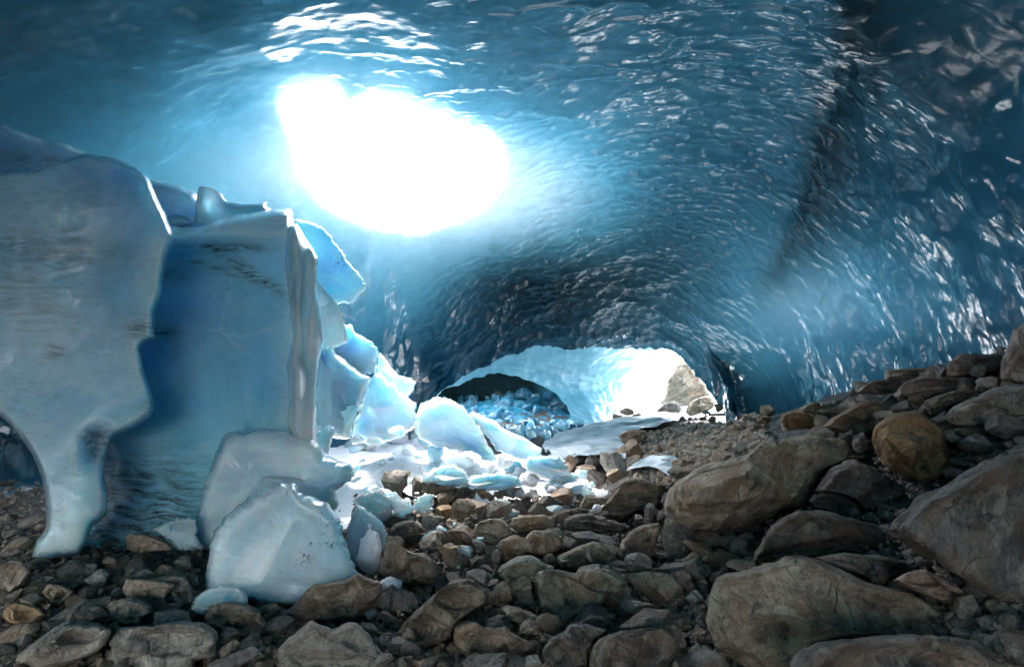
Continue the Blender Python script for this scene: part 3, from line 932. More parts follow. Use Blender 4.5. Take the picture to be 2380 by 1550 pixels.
def slab_mesh(name, pts, d, thick, seed=0, step=5.0, edge=45.0, tilt=0.0, lean=0.0, mid=0.05, rough=0.01, dirt_blobs=(), pale_blobs=(), center=None, scoops=(), segs=400, flute=None, jag=2.0, **kw):
    """a plate of ice with any outline: a face lattice with its border drawn onto the outline and edges rounded over"""
    O = jagged(catmull(pts, segs), jag, seed)
    x0, y0, x1, y1 = O[:, 0].min(), O[:, 1].min(), O[:, 0].max(), O[:, 1].max()
    gx_, gy_ = np.meshgrid(np.arange(x0 - step, x1 + 2 * step, step), np.arange(y0 - step, y1 + 2 * step, step))
    ins = inside(gx_, gy_, O)
    cell = ins[:-1, :-1] | ins[:-1, 1:] | ins[1:, 1:] | ins[1:, :-1]
    need = np.zeros_like(ins)
    for a_, b_ in ((0, 0), (0, 1), (1, 0), (1, 1)):
        need[a_:need.shape[0] - 1 + a_, b_:need.shape[1] - 1 + b_] |= cell
    dist = np.zeros(gx_.shape)
    ii = np.argwhere(need)
    px, py = gx_[need], gy_[need]
    best, bx, by = np.full(len(px), 1e9), px.copy(), py.copy()
    for i in range(len(O)):
        a_, b_ = O[i], O[(i + 1) % len(O)]
        dd = b_ - a_
        t = np.clip(((px - a_[0]) * dd[0] + (py - a_[1]) * dd[1]) / ((dd * dd).sum() + 1e-9), 0, 1)
        qx, qy = a_[0] + t * dd[0], a_[1] + t * dd[1]
        r = np.hypot(px - qx, py - qy)
        m = r < best
        best[m], bx[m], by[m] = r[m], qx[m], qy[m]
    out = ~ins[need]
    px, py = np.where(out, bx, px), np.where(out, by, py)
    best = np.where(out, 0.0, best)
    prof = np.sqrt(np.clip(1 - (1 - np.clip(best / edge, 0, 1)) ** 2, 0, 1))
    mx_, my_ = (x0 + x1) / 2, (y0 + y1) / 2
    size = max(x1 - x0, y1 - y0) / 2 * d / F
    dm = d + tilt * (my_ - py) / F * d + lean * (px - mx_) / F * d
    base = at(px, py, dm)
    und = mid * size * fbm(base * 1.3 + seed, 4, seed % 90) + rough * size * fbm(base * np.array([3, 3, 7]) + seed, 4, (seed + 5) % 90)
    for (sx0, sy0, ssx, ssy, rot, dep) in scoops:
        und = und + dep * gauss(px, py, sx0, sy0, ssx, ssy, rot)
    if flute:
        und = und - flute[0] * np.abs(vnoise(np.stack([px / flute[1] + py / flute[2] * .3, py / flute[2], 0 * px], -1), seed))
    inner = prof
    Pf = at(px, py, dm - thick * prof + und * inner)
    Pb = at(px, py, dm + thick * prof)
    n = len(px)
    idx = np.full(gx_.shape, -1)
    idx[need] = np.arange(n)
    qf = np.stack([idx[:-1, :-1], idx[1:, :-1], idx[1:, 1:], idx[:-1, 1:]], -1)[cell]
    rim = out
    bmap = np.where(rim, np.arange(n), np.arange(n) + n)
    V_ = np.concatenate([Pf, Pb])
    faces = [qf, bmap[qf[:, ::-1]]]
    dirt_shade = np.zeros(n)
    for (bx_, by_, bsx, bsy, rot, a_) in dirt_blobs:
        dirt_shade += a_ * gauss(px, py, bx_, by_, bsx, bsy, rot)
    pale = np.zeros(n)
    for (bx_, by_, bsx, bsy, rot, a_) in pale_blobs:
        pale += a_ * gauss(px, py, bx_, by_, bsx, bsy, rot)
    pale = np.clip(np.concatenate([pale, pale]), 0, 1)
    C = at(mx_, my_, d)
    rc = V_ - C
    dirt_shade = np.clip(np.concatenate([dirt_shade, dirt_shade]), 0, 1)
    V2_, f2_, a2_ = compact(V_ - C, faces, {'rc': rc, 'dirt_shade': dirt_shade, 'pale': pale})
    # faces that collapsed on the outline are left out
    keep = []
    for f in f2_:
        A_ = V2_[f]
        area = np.linalg.norm(np.cross(A_[:, 2] - A_[:, 0], A_[:, 3] - A_[:, 1]), axis=1)
        keep.append(f[area > 1e-9])
    return make_mesh(name, V2_, keep, True, a2_), C


import bmesh


def ico(sub):
    bm_ = bmesh.new()
    bmesh.ops.create_icosphere(bm_, subdivisions=sub, radius=1.0)
    V = np.array([v.co[:] for v in bm_.verts])
    Fc = np.array([[v.index for v in f.verts] for f in bm_.faces])
    bm_.free()
    return V, Fc


ICO = {k: ico(k) for k in (1, 2, 3, 4, 5)}


def blob_mesh(name, size, seed, sub=4, planes=12, lo=0.5, hi=0.86, mid=0.06, rough=0.03, frame=None, soft=0.05, smooth=True, terrace=0.0, sharp=None):
    """an angular stone: a ball cut by planes, layered and chipped; size = half axes"""
    rng = np.random.default_rng(seed)
    V, Fc = ICO[sub]
    Q = V.copy()
    pl = []
    for _ in range(planes):
        n = rng.normal(size=3)
        n /= np.linalg.norm(n)
        pl.append((n, rng.uniform(lo, hi)))
    Q = chop(Q, pl, soft)
    Q = chop(Q, pl, soft)
    mxs = np.abs(Q).max(0)
    Q = Q / mxs
    B = rand_rot(rng)
    size = np.asarray(size, float)
    s = float(size.mean())
    rc = (Q * size) @ B.T
    N = Q / (np.linalg.norm(Q, axis=1, keepdims=True) + 1e-9)
    st = fbm(rc * np.array([1, 1, 5.0]) / s * 1.5 + seed * 1.7, 4, seed % 89)
    fn = fbm(rc / s * 4.0 + seed, 3, (seed + 13) % 89)
    P = Q * size + N * (mid * s * st + rough * s * fn)[:, None]
    if terrace:
        P = ledges(P, B, s * 0.42, terrace, seed)
    if frame is not None:
        P = P @ frame
    return make_mesh(name, P, [Fc], smooth, {'rc': rc, 'dirt_shade': np.zeros(len(P))}, sharp)


def view_frame(rot):
    """rows: rock x, y (depth), z axes in the world, turned by rot degrees in the view plane"""
    a = math.radians(rot)
    X = RGT * math.cos(a) + UPV * math.sin(a)
    Z = -RGT * math.sin(a) + UPV * math.cos(a)
    return np.stack([X, FWD, Z])


def tag(o, label, cat, group=None):
    o['label'] = label
    o['category'] = cat
    if group:
        o['group'] = group


# ------------------------------------------------------------------ ice
ICE_POLYS = []
KNOWN_ICE = []


def short_label(lab):
    for cut_ in (",", " cropped", " catching", " whose", " in the lower", " in the bottom", " at the bottom", " in the centre", " half hidden", " standing", " lying", " leaning", " wedged", " sloping", " poking"):
        i_ = lab.find(cut_)
        if i_ > 12:
            lab = lab[:i_]
    w_ = lab.split()[:7]
    while w_[-1] in ("the", "a", "of", "in", "on", "at", "with", "by", "to", "and", "its", "from", "behind", "beside", "below", "under", "left", "right", "between", "above", "up", "against", "before", "over", "an"):
        w_ = w_[:-1]
    return " ".join(w_)


USED = set()


def beside(lead, x, y, db):
    """a label that tells the place of a small thing by its nearest named neighbour, one that no other thing has yet if there is one"""
    near = sorted(db, key=lambda r: ((x - r[0]) / (r[2] + 30)) ** 2 + ((y - r[1]) / (r[3] + 30)) ** 2)[:6]
    first = None
    for b_ in near:
        dx, dy = (x - b_[0]) / b_[2], (y - b_[1]) / b_[3]
        sides = ("left of" if dx < 0 else "right of", "above" if dy < 0 else "below")
        side = sides[0] if abs(dx) > abs(dy) else sides[1]
        lab = f"{lead} {side} the {b_[4]}"
        first = first or lab
        if lab not in USED:
            USED.add(lab)
            return lab
    return first


def ice(name, label, pts, d, thick, mat, cz=ID, cat="ice block", group=None, **kw):
    P = [cz(*p) for p in pts]
    kw.setdefault('jag', 2.0 if 'edge' in kw else 5.0)
    if 'edge' not in kw:
        kw['planes'] = kw.get('planes', 4) + 3
        kw.setdefault('lo', 0.35)
        kw.setdefault('hi', 0.85)
        kw.setdefault('sharp', 30)
    me, loc = (slab_mesh if 'edge' in kw else outline_mesh)(name, P, d, thick, **kw)
    o = link(name, me, M[mat], loc=loc)
    tag(o, label, cat, group)
    ICE_POLYS.append(P)
    A_ = np.array(P)
    KNOWN_ICE.append((A_[:, 0].mean(), A_[:, 1].mean(), np.ptp(A_[:, 0]) / 2, np.ptp(A_[:, 1]) / 2, short_label(label)))
    return o


# the two great slabs on the left and what stands behind them
ice("ice_slab", "huge grey-blue ice slab with a wavy right edge standing at the far left", [
    (-420, 420), (-120, 415), (0, 396), (92, 390), (150, 368), (200, 357), (272, 368), (330, 396), (350, 420), (362, 452), (385, 500), (405, 545), (400, 565), (386, 600), (380, 640), (376, 680), (361, 720),
    (358, 765), (362, 786), (333, 797), (327, 812), (332, 850), (345, 890), (352, 915), (361, 938), (352, 965), (330, 985), (300, 1000), (262, 1015), (247, 1050), (243, 1100), (250, 1150), (248, 1195), (212, 1228),
    (205, 1258), (185, 1290), (130, 1296), (75, 1296), (82, 1258), (104, 1232), (108, 1200), (103, 1150), (97, 1110), (76, 1060), (45, 1012), (0, 966), (-120, 900), (-420, 820)],
    4.25, 0.30, 'slab', edge=16.0, scoops=[(250, 560, 70, 160, 0.1, .10), (100, 850, 120, 90, 0.3, .12), (175, 1150, 40, 110, 0.1, -.10), (225, 1035, 22, 28, .4, .22), (60, 480, 140, 60, 0.1, -.08)], planes=0, seed=3, segs=300, rings=60, center=(190, 700), mid=0.06, rough=0.01, tilt=0.1, cat="ice slab",
    dirt_blobs=[(120, 580, 160, 26, 0.1, .55), (330, 770, 30, 30, 0, .8), (60, 700, 120, 60, 0.1, .4), (130, 820, 16, 12, 0, 1), (348, 950, 14, 22, 0.4, .9), (225, 1030, 30, 25, 0, .9), (150, 470, 100, 30, 0, .3)])
ice("ice_slab", "deep blue ice slab with pale top ridge, behind the wavy grey one", [
    (300, 560), (388, 520), (420, 528), (470, 524), (520, 506), (560, 497), (600, 492), (640, 486), (676, 488), (681, 510), (690, 540), (702, 590), (700, 700), (715, 800), (728, 900), (735, 1000), (735, 1060), (600, 1150),
    (480, 1285), (330, 1290), (180, 1290), (170, 1150), (220, 900), (280, 700)],
    5.0, 0.45, 'blue', edge=24.0, pale_blobs=[(560, 500, 160, 26, -.05, 1), (690, 700, 30, 260, 0, .7), (715, 950, 24, 200, 0, .5), (600, 545, 160, 22, 0.1, .4), (300, 1270, 120, 40, 0, .3)], scoops=[(440, 760, 80, 170, 0.1, .20), (560, 540, 120, 18, 0, -.14), (600, 950, 70, 200, 0, .1)], planes=0, seed=5, segs=220, rings=60, center=(440, 860), mid=0.03, rough=0.008, tilt=0.12, lean=-0.25, cat="ice slab",
    dirt_blobs=[(330, 1130, 130, 60, 0, .8), (300, 1230, 140, 50, 0, .9), (590, 640, 70, 10, 0.55, 1), (520, 575, 70, 6, 0.02, 1), (490, 620, 60, 6, 0.3, .7), (370, 770, 30, 8, 0, 1), (400, 640, 20, 14, 0, .7)])
ice("ice_pillar", "glassy fluted ice pillar on the right edge of the deep blue slab", [
    (668, 530), (690, 520), (715, 560), (740, 600), (735, 640), (738, 700), (746, 740), (750, 790), (742, 840), (735, 900), (738, 960), (736, 1020), (715, 1050), (690, 1030), (668, 990), (672, 920), (666, 850), (680, 780), (672, 700), (662, 620)],
    4.32, 0.22, 'pale', edge=26.0, step=3.0, scoops=[(690, 620, 12, 70, 0.05, -.08), (712, 700, 8, 120, 0.03, .10), (684, 850, 14, 60, -.1, -.1), (720, 900, 10, 90, 0.1, .08), (700, 980, 16, 40, 0, -.08)], planes=0, seed=8, segs=200, rings=50, mid=0.02, rough=0.025, center=(705, 790), cat="ice pillar", flute=(0.05, 22.0, 80.0))
ice("ice_slab", "blue-grey ice ridge running behind the top of the wavy slab", [
    (-420, 260), (-150, 270), (0, 290), (60, 310), (118, 330), (136, 328), (165, 340), (210, 358), (300, 395), (352, 418), (405, 428), (455, 445), (470, 470), (500, 500), (560, 560), (500, 700), (200, 700), (-100, 650), (-420, 600)],
    5.9, 0.3, 'slab', edge=24.0, pale_blobs=[(440, 470, 80, 40, 0, .8), (60, 320, 200, 18, .1, .4)], planes=3, seed=9, segs=160, rings=36, center=(200, 470), mid=0.03, cat="ice slab", dirt_blobs=[(60, 370, 120, 14, 0.15, .5)])
ice("ice_slab", "curled white leaf of ice on top of the deep blue slab", [
    UD(310, 120), UD(320, 50), UD(345, 20), UD(440, 35), UD(530, 75), UD(600, 165), UD(760, 185), UD(880, 178), UD(980, 168), UD(965, 205), UD(1010, 235), UD(1205, 238), UD(1215, 330), UD(900, 330), UD(500, 360), UD(300, 370), UD(60, 440), UD(20, 310), UD(100, 290), UD(200, 305), UD(290, 360), UD(300, 200)],
    5.55, 0.12, 'pale', edge=14.0, step=3.0, scoops=[(*UD(420, 200), 20, 30, 0, .2), (*UD(900, 210), 40, 10, 0, -.1)], planes=5, seed=12, segs=200, rings=30, center=UD(560, 290), mid=0.03, rough=0.01, cat="ice slab")
ice("ice_slab", "pale rounded shoulder of ice leaning to the right of the glassy pillar", [
    UD(1210, 330), UD(1300, 340), UD(1440, 385), UD(1520, 430), UD(1590, 490), UD(1620, 560), UD(1665, 610), UD(1700, 680), UD(1760, 760), UD(1830, 830), UD(1895, 910), UD(1910, 980), UD(1860, 1060), UD(1760, 1130), UD(1560, 1120), UD(1400, 900), UD(1250, 700)],
    6.2, 0.14, 'pale', planes=4, seed=14, segs=160, rings=34, mid=0.03, cat="ice slab", dirt_blobs=[(*UD(1740, 770), 25, 10, 0.5, .9)])
ice("ice_slab", "blue ice flank under the pale shoulder, right of the pillar", [
    UD(1300, 900), UD(1430, 900), UD(1560, 1030), UD(1660, 1170), UD(1715, 1310), UD(1740, 1500), UD(1500, 1560), UD(1300, 1500), UD(1250, 1150)],
    5.9, 0.12, 'pale', planes=2, seed=15, segs=120, rings=28, mid=0.02, cat="ice slab")
ice("ice_block", "smooth pale blue ice block with a flat chip on top, behind the pillar", [
    UE(320, 60), UE(380, 20), UE(405, 85), UE(500, 60), UE(608, 42), UE(618, 95), UE(700, 145), UE(790, 200), UE(868, 275), UE(878, 310), UE(848, 400), UE(838, 500), UE(770, 520), UE(720, 520), UE(560, 440), UE(430, 300), UE(300, 190)],
    6.6, 0.35, 'pale', planes=3, seed=17, mid=0.02, rough=0.008, center=UE(640, 290))
ice("ice_block", "tall blue ice block with sparkling pitted face at the snow's back edge", [
    UE(280, 190), UE(420, 170), UE(450, 300), UE(560, 400), UE(720, 520), UE(800, 560), UE(740, 700), UE(660, 900), UE(600, 1120), UE(450, 1130), UE(280, 1060), UE(240, 800)],
    6.2, 0.4, 'clear', planes=4, seed=19, mid=0.03, rough=0.02)
ice("ice_block", "pointed pale ice wedge standing on the snow", [
    UE(600, 1130), UE(640, 960), UE(720, 760), UE(790, 590), UE(830, 515), UE(870, 500), UE(905, 530), UE(945, 590), UE(1030, 600), UE(1070, 680), UE(1140, 740), UE(1230, 790), UE(1215, 880), UE(1215, 1010), UE(1150, 1060), UE(960, 1150), UE(740, 1170)],
    6.9, 0.35, 'pale', planes=4, seed=21, mid=0.03, rough=0.012)
ice("ice_block", "grey ice lump in shade behind the pointed wedge", [
    UE(840, 500), UE(880, 310), UE(930, 400), UE(985, 510), UE(1050, 520), UE(1150, 550), UE(1225, 600), UE(1200, 660), UE(1150, 740), UE(1060, 690), UE(950, 640)],
    7.6, 0.35, 'slab', planes=4, seed=22, mid=0.03)
ice("ice_block", "large milky ice boulder with a swirled face between the snow and the tunnel", [
    UE(1210, 1010), UE(1225, 900), UE(1250, 810), UE(1330, 770), UE(1430, 740), UE(1550, 752), UF(385, 680), UF(450, 710), UF(520, 770), UF(590, 850), UF(660, 950), UF(720, 1060), UF(790, 1180), UF(840, 1240), UF(800, 1275), UF(650, 1250), UF(500, 1200), UF(350, 1150), UF(200, 1110), UF(80, 1040)],
    6.5, 0.42, 'pale', planes=5, seed=25, mid=0.04, rough=0.012, segs=180, rings=40)
ice("ice_slab", "long thin ice slab sloping down right, beside the milky boulder", [
    UF(580, 800), UF(610, 785), UF(680, 830), UF(800, 880), UF(900, 950), UF(1050, 1020), UF(1160, 1085), UF(1258, 1150), UF(1240, 1190), UF(1270, 1220), UF(1180, 1250), UF(1060, 1240), UF(900, 1200), UF(810, 1140), UF(740, 1040), UF(660, 930)],
    6.7, 0.22, 'pale', planes=3, seed=27, mid=0.03, rough=0.012, cat="ice slab")
ice("ice_slab", "flat pale ice slab lying lowest, nearest the stream", [
    UF(1100, 1290), UF(1130, 1220), UF(1280, 1220), UF(1420, 1205), UF(1490, 1300), UF(1540, 1380), UF(1600, 1400), UF(1580, 1460), UF(1450, 1480), UF(1250, 1430), UF(1120, 1360)],
    5.9, 0.28, 'clear', planes=4, seed=28, mid=0.03, cat="ice slab")
ice("ice_block", "big translucent ice block with a jagged flat top, behind the front dome", [
    (456, 1235), (462, 1190), (478, 1120), (500, 1060), (520, 1012), (535, 1003), (570, 1004), (600, 996), (640, 997), (675, 1004), (715, 1008), (740, 1030), (757, 1060), (768, 1062), (800, 1075), (824, 1090), (822, 1110), (800, 1125), (780, 1140), (785, 1170), (770, 1200), (700, 1240), (560, 1275), (470, 1275)],
    4.2, 0.33, 'pale', planes=5, seed=31, segs=200, rings=44, mid=0.03, rough=0.012, center=(620, 1140), dirt_blobs=[(560, 1003, 30, 5, 0, .6)])
ice("ice_block", "rounded milky ice dome with black specks in the foreground", [
    (478, 1372), (480, 1320), (487, 1275), (500, 1230), (530, 1190), (570, 1160), (620, 1137), (655, 1125), (688, 1122), (692, 1140), (712, 1150), (760, 1170), (790, 1210), (802, 1260), (820, 1305), (830, 1330), (815, 1360), (790, 1380), (740, 1385), (700, 1400), (640, 1405), (590, 1395), (530, 1385)],
    3.42, 0.30, 'pale', planes=3, seed=33, segs=220, rings=50, mid=0.03, rough=0.008, center=(650, 1290),
    dirt_blobs=[(*ZA(2040, 640), 5, 20, -.1, 1.4), (*ZA(1938, 815), 6, 14, 0.2, 2.2), (*ZA(1810, 760), 4, 12, -.3, 1.5), (*ZA(2090, 770), 16, 8, 0.4, .9), (*ZA(1840, 440), 10, 6, 0, 2), (*ZA(1915, 880), 16, 22, 0.4, .35), (*ZA(2110, 620), 8, 8, 0, 1.6)])
ice("ice_block", "low grey ice lump at the left foot of the front dome", [
    ZA(1195, 1190), ZA(1230, 1110), ZA(1300, 1060), ZA(1380, 1040), ZA(1500, 1048), ZA(1555, 1090), ZA(1562, 1150), ZA(1450, 1180), ZA(1320, 1170), ZA(1280, 1225)],
    3.1, 0.13, 'slab', planes=4, seed=35, mid=0.03)
ice("ice_shard", "clear ice fragment with a dark crack, left of the jagged block", [
    ZA(965, 690), ZA(1000, 660), ZA(1090, 620), ZA(1180, 608), ZA(1235, 620), ZA(1240, 700), ZA(1260, 770), ZA(1300, 790), ZA(1220, 822), ZA(1120, 810), ZA(1060, 745)],
    3.95, 0.14, 'clear', planes=6, seed=36, mid=0.05, cat="ice shard")
ice("ice_shard", "pointed clear ice slab leaning behind the right side of the front dome", [
    ZB(115, 690), ZB(150, 600), ZB(190, 530), ZB(260, 570), ZB(340, 630), ZB(380, 700), ZB(370, 800), ZB(300, 880), ZB(220, 960), ZB(150, 960), ZB(130, 860)],
    3.95, 0.12, 'clear', planes=4, seed=38, mid=0.02, cat="ice shard")
ice("ice_block", "clear broken ice block at the snow's left edge", [
    ZB(165, 500), ZB(210, 450), ZB(330, 430), ZB(400, 500), ZB(410, 590), ZB(360, 640), ZB(280, 640), ZB(190, 560)],
    4.7, 0.2, 'clear', planes=8, seed=39, mid=0.05)
ice("ice_shard", "upright clear triangular ice shard by the dark rocks on the snow", [
    ZB(545, 500), ZB(600, 470), ZB(675, 458), ZB(665, 520), ZB(635, 570), ZB(590, 575), ZB(545, 545)], 4.85, 0.05, 'clear', planes=2, seed=40, cat="ice shard")
ice("ice_shard", "white jagged ice shard left of the triangular one", [
    ZB(375, 480), ZB(430, 445), ZB(470, 490), ZB(520, 500), ZB(545, 560), ZB(500, 590), ZB(430, 590)], 4.75, 0.1, 'pale', planes=5, seed=41, cat="ice shard")
ice("ice_block", "low glassy ice block on the snow, its front edge over the brown rocks", [
    ZB(590, 380), ZB(640, 310), ZB(720, 280), ZB(800, 270), ZB(870, 320), ZB(890, 370), ZB(885, 415), ZB(800, 415), ZB(700, 395)], 5.6, 0.3, 'clear', planes=5, seed=42, mid=0.04)
ice("ice_block", "flat glassy ice block right of the low one at the snow edge", [
    ZB(885, 400), ZB(900, 350), ZB(1000, 335), ZB(1120, 330), ZB(1200, 350), ZB(1225, 400), ZB(1180, 420), ZB(1060, 440), ZB(950, 430)], 5.5, 0.28, 'clear', planes=5, seed=43, mid=0.04)
ice("ice_block", "small white ice lump beside the pillar foot", [
    UE(260, 1060), UE(310, 1050), UE(350, 1005), UE(410, 990), UE(455, 1030), UE(445, 1100), UE(415, 1190), UE(400, 1280), UE(310, 1220), UE(260, 1150)], 5.2, 0.12, 'pale', planes=3, seed=45, mid=0.04)
ice("ice_block", "slim white ice lump in front of the pitted block", [
    UE(500, 860), UE(560, 850), UE(590, 790), UE(650, 800), UE(670, 850), UE(640, 940), UE(610, 1060), UE(590, 1125), UE(530, 1110), UE(545, 960)], 6.0, 0.12, 'pale', planes=3, seed=46, mid=0.05)
for k, (x, y, w_, h_, lab) in enumerate([
        (670, 1140, 110, 80, "rounded white ice lump at the foot of the pointed wedge, left one"), (850, 1150, 170, 70, "broad rounded white ice lump below the pointed wedge"),
        (1040, 1060, 150, 110, "pointed little ice lump between the wedge and the milky boulder")]):
    cx, cy = UE(x, y)
    o = link("ice_lump", blob_mesh("ice_lump", (w_ / 3.69 / 2 * 6.3 / F, 0.12, h_ / 3.69 / 2 * 6.3 / F), 300 + k, 3, 8), M['pale'], loc=at(cx, cy, 6.3))
    tag(o, lab, "ice lump")

# fallen ice chunks in the side hollow and before it
rng = np.random.default_rng(5)
ch_meshes = [blob_mesh("ice_chunk", (1, .85, .8), 400 + k, 2, 9, .45, .8, 0.03, 0.02, smooth=False) for k in range(10)]
for me in ch_meshes:
    me.materials.append(M['rubble'])
spots = []
for k in range(130):
    px_ = rng.uniform(1010, 1350)
    py_ = rng.uniform(922, 1000)
    spots.append((px_, py_, 11 * (4.2 ** rng.random() ** 1.3)))
spots += [(UF(1070, 610)[0], UF(1070, 610)[1] + 8, 46), (UF(960, 650)[0], UF(960, 650)[1] + 10, 40), (UF(830, 670)[0], UF(830, 670)[1] + 8, 34)]
shaded_meshes = []
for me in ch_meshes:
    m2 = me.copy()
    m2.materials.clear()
    m2.materials.append(M['shaded_rubble'])
    shaded_meshes.append(m2)
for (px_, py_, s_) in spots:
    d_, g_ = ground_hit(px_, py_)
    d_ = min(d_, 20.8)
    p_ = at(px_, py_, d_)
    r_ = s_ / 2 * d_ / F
    o = link("ice_chunk", shaded_meshes[int(rng.integers(10))], loc=(p_[0], p_[1], p_[2] + r_ * 0.2))
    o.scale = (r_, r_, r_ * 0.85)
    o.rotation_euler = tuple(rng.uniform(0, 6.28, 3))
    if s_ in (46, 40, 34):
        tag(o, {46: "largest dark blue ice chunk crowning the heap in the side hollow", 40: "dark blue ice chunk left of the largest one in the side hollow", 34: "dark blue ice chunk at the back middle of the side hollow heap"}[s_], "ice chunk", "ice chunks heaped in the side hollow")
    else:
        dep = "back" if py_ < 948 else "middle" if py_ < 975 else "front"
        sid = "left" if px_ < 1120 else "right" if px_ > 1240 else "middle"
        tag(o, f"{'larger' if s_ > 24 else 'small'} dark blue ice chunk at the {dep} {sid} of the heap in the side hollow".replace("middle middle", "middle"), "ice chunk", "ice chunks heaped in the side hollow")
for k in range(34):
    t_ = rng.random()
    px_, py_ = UF(rng.uniform(1000, 1560), rng.uniform(890, 1040))
    s_ = rng.uniform(12, 30)
    d_, g_ = ground_hit(px_, py_ + s_ * 0.3)
    r_ = s_ / 2 * d_ / F
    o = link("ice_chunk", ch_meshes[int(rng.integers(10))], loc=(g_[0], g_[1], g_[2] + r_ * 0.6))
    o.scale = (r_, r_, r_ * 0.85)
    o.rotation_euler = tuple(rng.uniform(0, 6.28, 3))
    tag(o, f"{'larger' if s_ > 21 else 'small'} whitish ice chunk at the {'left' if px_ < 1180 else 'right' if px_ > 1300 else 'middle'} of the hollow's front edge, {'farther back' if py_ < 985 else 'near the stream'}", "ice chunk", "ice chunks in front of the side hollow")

# snow drift under the hole, a little mound of its own
u, v = np.meshgrid(np.linspace(0, 1, 130), np.linspace(0, 1, 90))
sp = np.array([ZB(*p) for p in [(20, 640), (60, 420), (180, 360), (330, 420), (420, 330), (620, 410), (900, 430), (1200, 420), (1500, 460), (1760, 490), (1640, 380), (1350, 230), (900, 180), (560, 110), (420, 90), (150, 95), (-100, 110), (-200, 300), (-120, 600)]])
sg = np.array([ground_hit(*p)[1] for p in sp])
sxx, syy = np.meshgrid(np.arange(sg[:, 0].min() - .2, sg[:, 0].max() + .2, 0.035), np.arange(sg[:, 1].min() - .2, sg[:, 1].max() + .6, 0.035))
ins = inside(sxx, syy, sg[:, :2])
sd = seg_dist(sxx, syy, sg[:, :2]) * np.where(ins, 1, -1)
sn = np.stack([sxx, syy, 0 * sxx], -1)
szz = ground_z(sxx, syy) + 0.10 * sstep(-0.05, 0.35, sd + 0.14 * fbm(sn * 3.5, 3, 66)) - 0.09 + 0.03 * fbm(sn * 5, 4, 67) + 0.05 * fbm(sn * 1.6, 3, 68)
smk = sd > -0.15
link("snow_drift", make_mesh("snow_drift", *(lambda V, f, a: (V, f))(*compact(np.stack([sxx, syy, szz], -1).reshape(-1, 3), [grid_faces(smk[:-1, :-1])], {}))), M['snow'], kind='structure')
for k, (x, y, w_, h_, lab) in enumerate([
        (1270, 375, 130, 110, "dirty rounded snow lump at the rocks below the flat ice slab"), (1255, 455, 150, 75, "small clean white snow clod among the brown rocks"),
        (265, 830, 150, 290, "knobbly upright snow lump right of the front ice dome"), (400, 1030, 140, 90, "small white snow clod behind the dark striated boulder"),
        (1000, 300, 150, 90, "snow lump below the milky ice boulder, left one"), (1110, 250, 120, 90, "snow lump beside the dark rock under the milky boulder"), (860, 240, 230, 100, "broad dirty snow heap under the milky ice boulder"),
        (430, 610, 150, 70, "low snow clod left of the striped slate rock"), (1700, 552, 60, 55, "little white snow clod by the large brown boulder")]):
    cx, cy = ZB(x, y)
    d_ = min(ground_hit(cx, cy + h_ * 0.4 / 2.71)[0], 6.0)
    if k == 2:
        d_ = 3.75
    o = link("snow_lump", blob_mesh("snow_lump", (w_ / 2.71 / 2 * d_ / F, w_ / 2.71 / 2.4 * d_ / F, h_ / 2.71 / 2 * d_ / F), 320 + k, 4, 4, .6, .9, 0.10, 0.16), M['snow'], loc=at(cx, cy, d_))
    tag(o, lab, "snow lump")
for k, (x, y, w_, h_, lab) in enumerate([
        (1430, 570, 150, 75, "flat clear ice fragment lying among the lit rocks"), (1170, 580, 90, 50, "small clear ice fragment beside the tan rock"), (1100, 510, 110, 40, "thin ice fragment between the brown rocks"),
        (1430, 420, 170, 80, "clear ice fragment at the snow's right end"), (1600, 450, 160, 90, "glassy ice fragment left of the round brown stone"), (1770, 480, 80, 80, "small ice fragment behind the round brown stone"),
        (270, 1215, 80, 80, "small clear ice lump in the gap between two front boulders"), (1600, 335, 90, 70, "clear ice fragment beside the dark round stone"),
        (330, 610, 110, 90, "melting ice fragment behind the striped slate rock"), (440, 1080, 70, 40, "thin ice fragment beside the upright stone")]):
    cx, cy = ZB(x, y)
    d_ = ground_hit(cx, cy + h_ * 0.3 / 2.71)[0]
    o = link("ice_fragment", blob_mesh("ice_fragment", (w_ / 2.71 / 2 * d_ / F, w_ / 2.71 / 2.4 * d_ / F, h_ / 2.71 / 2 * d_ / F), 340 + k, 3, 10), M['clear'], loc=at(cx, cy, d_))
    tag(o, lab, "ice fragment")

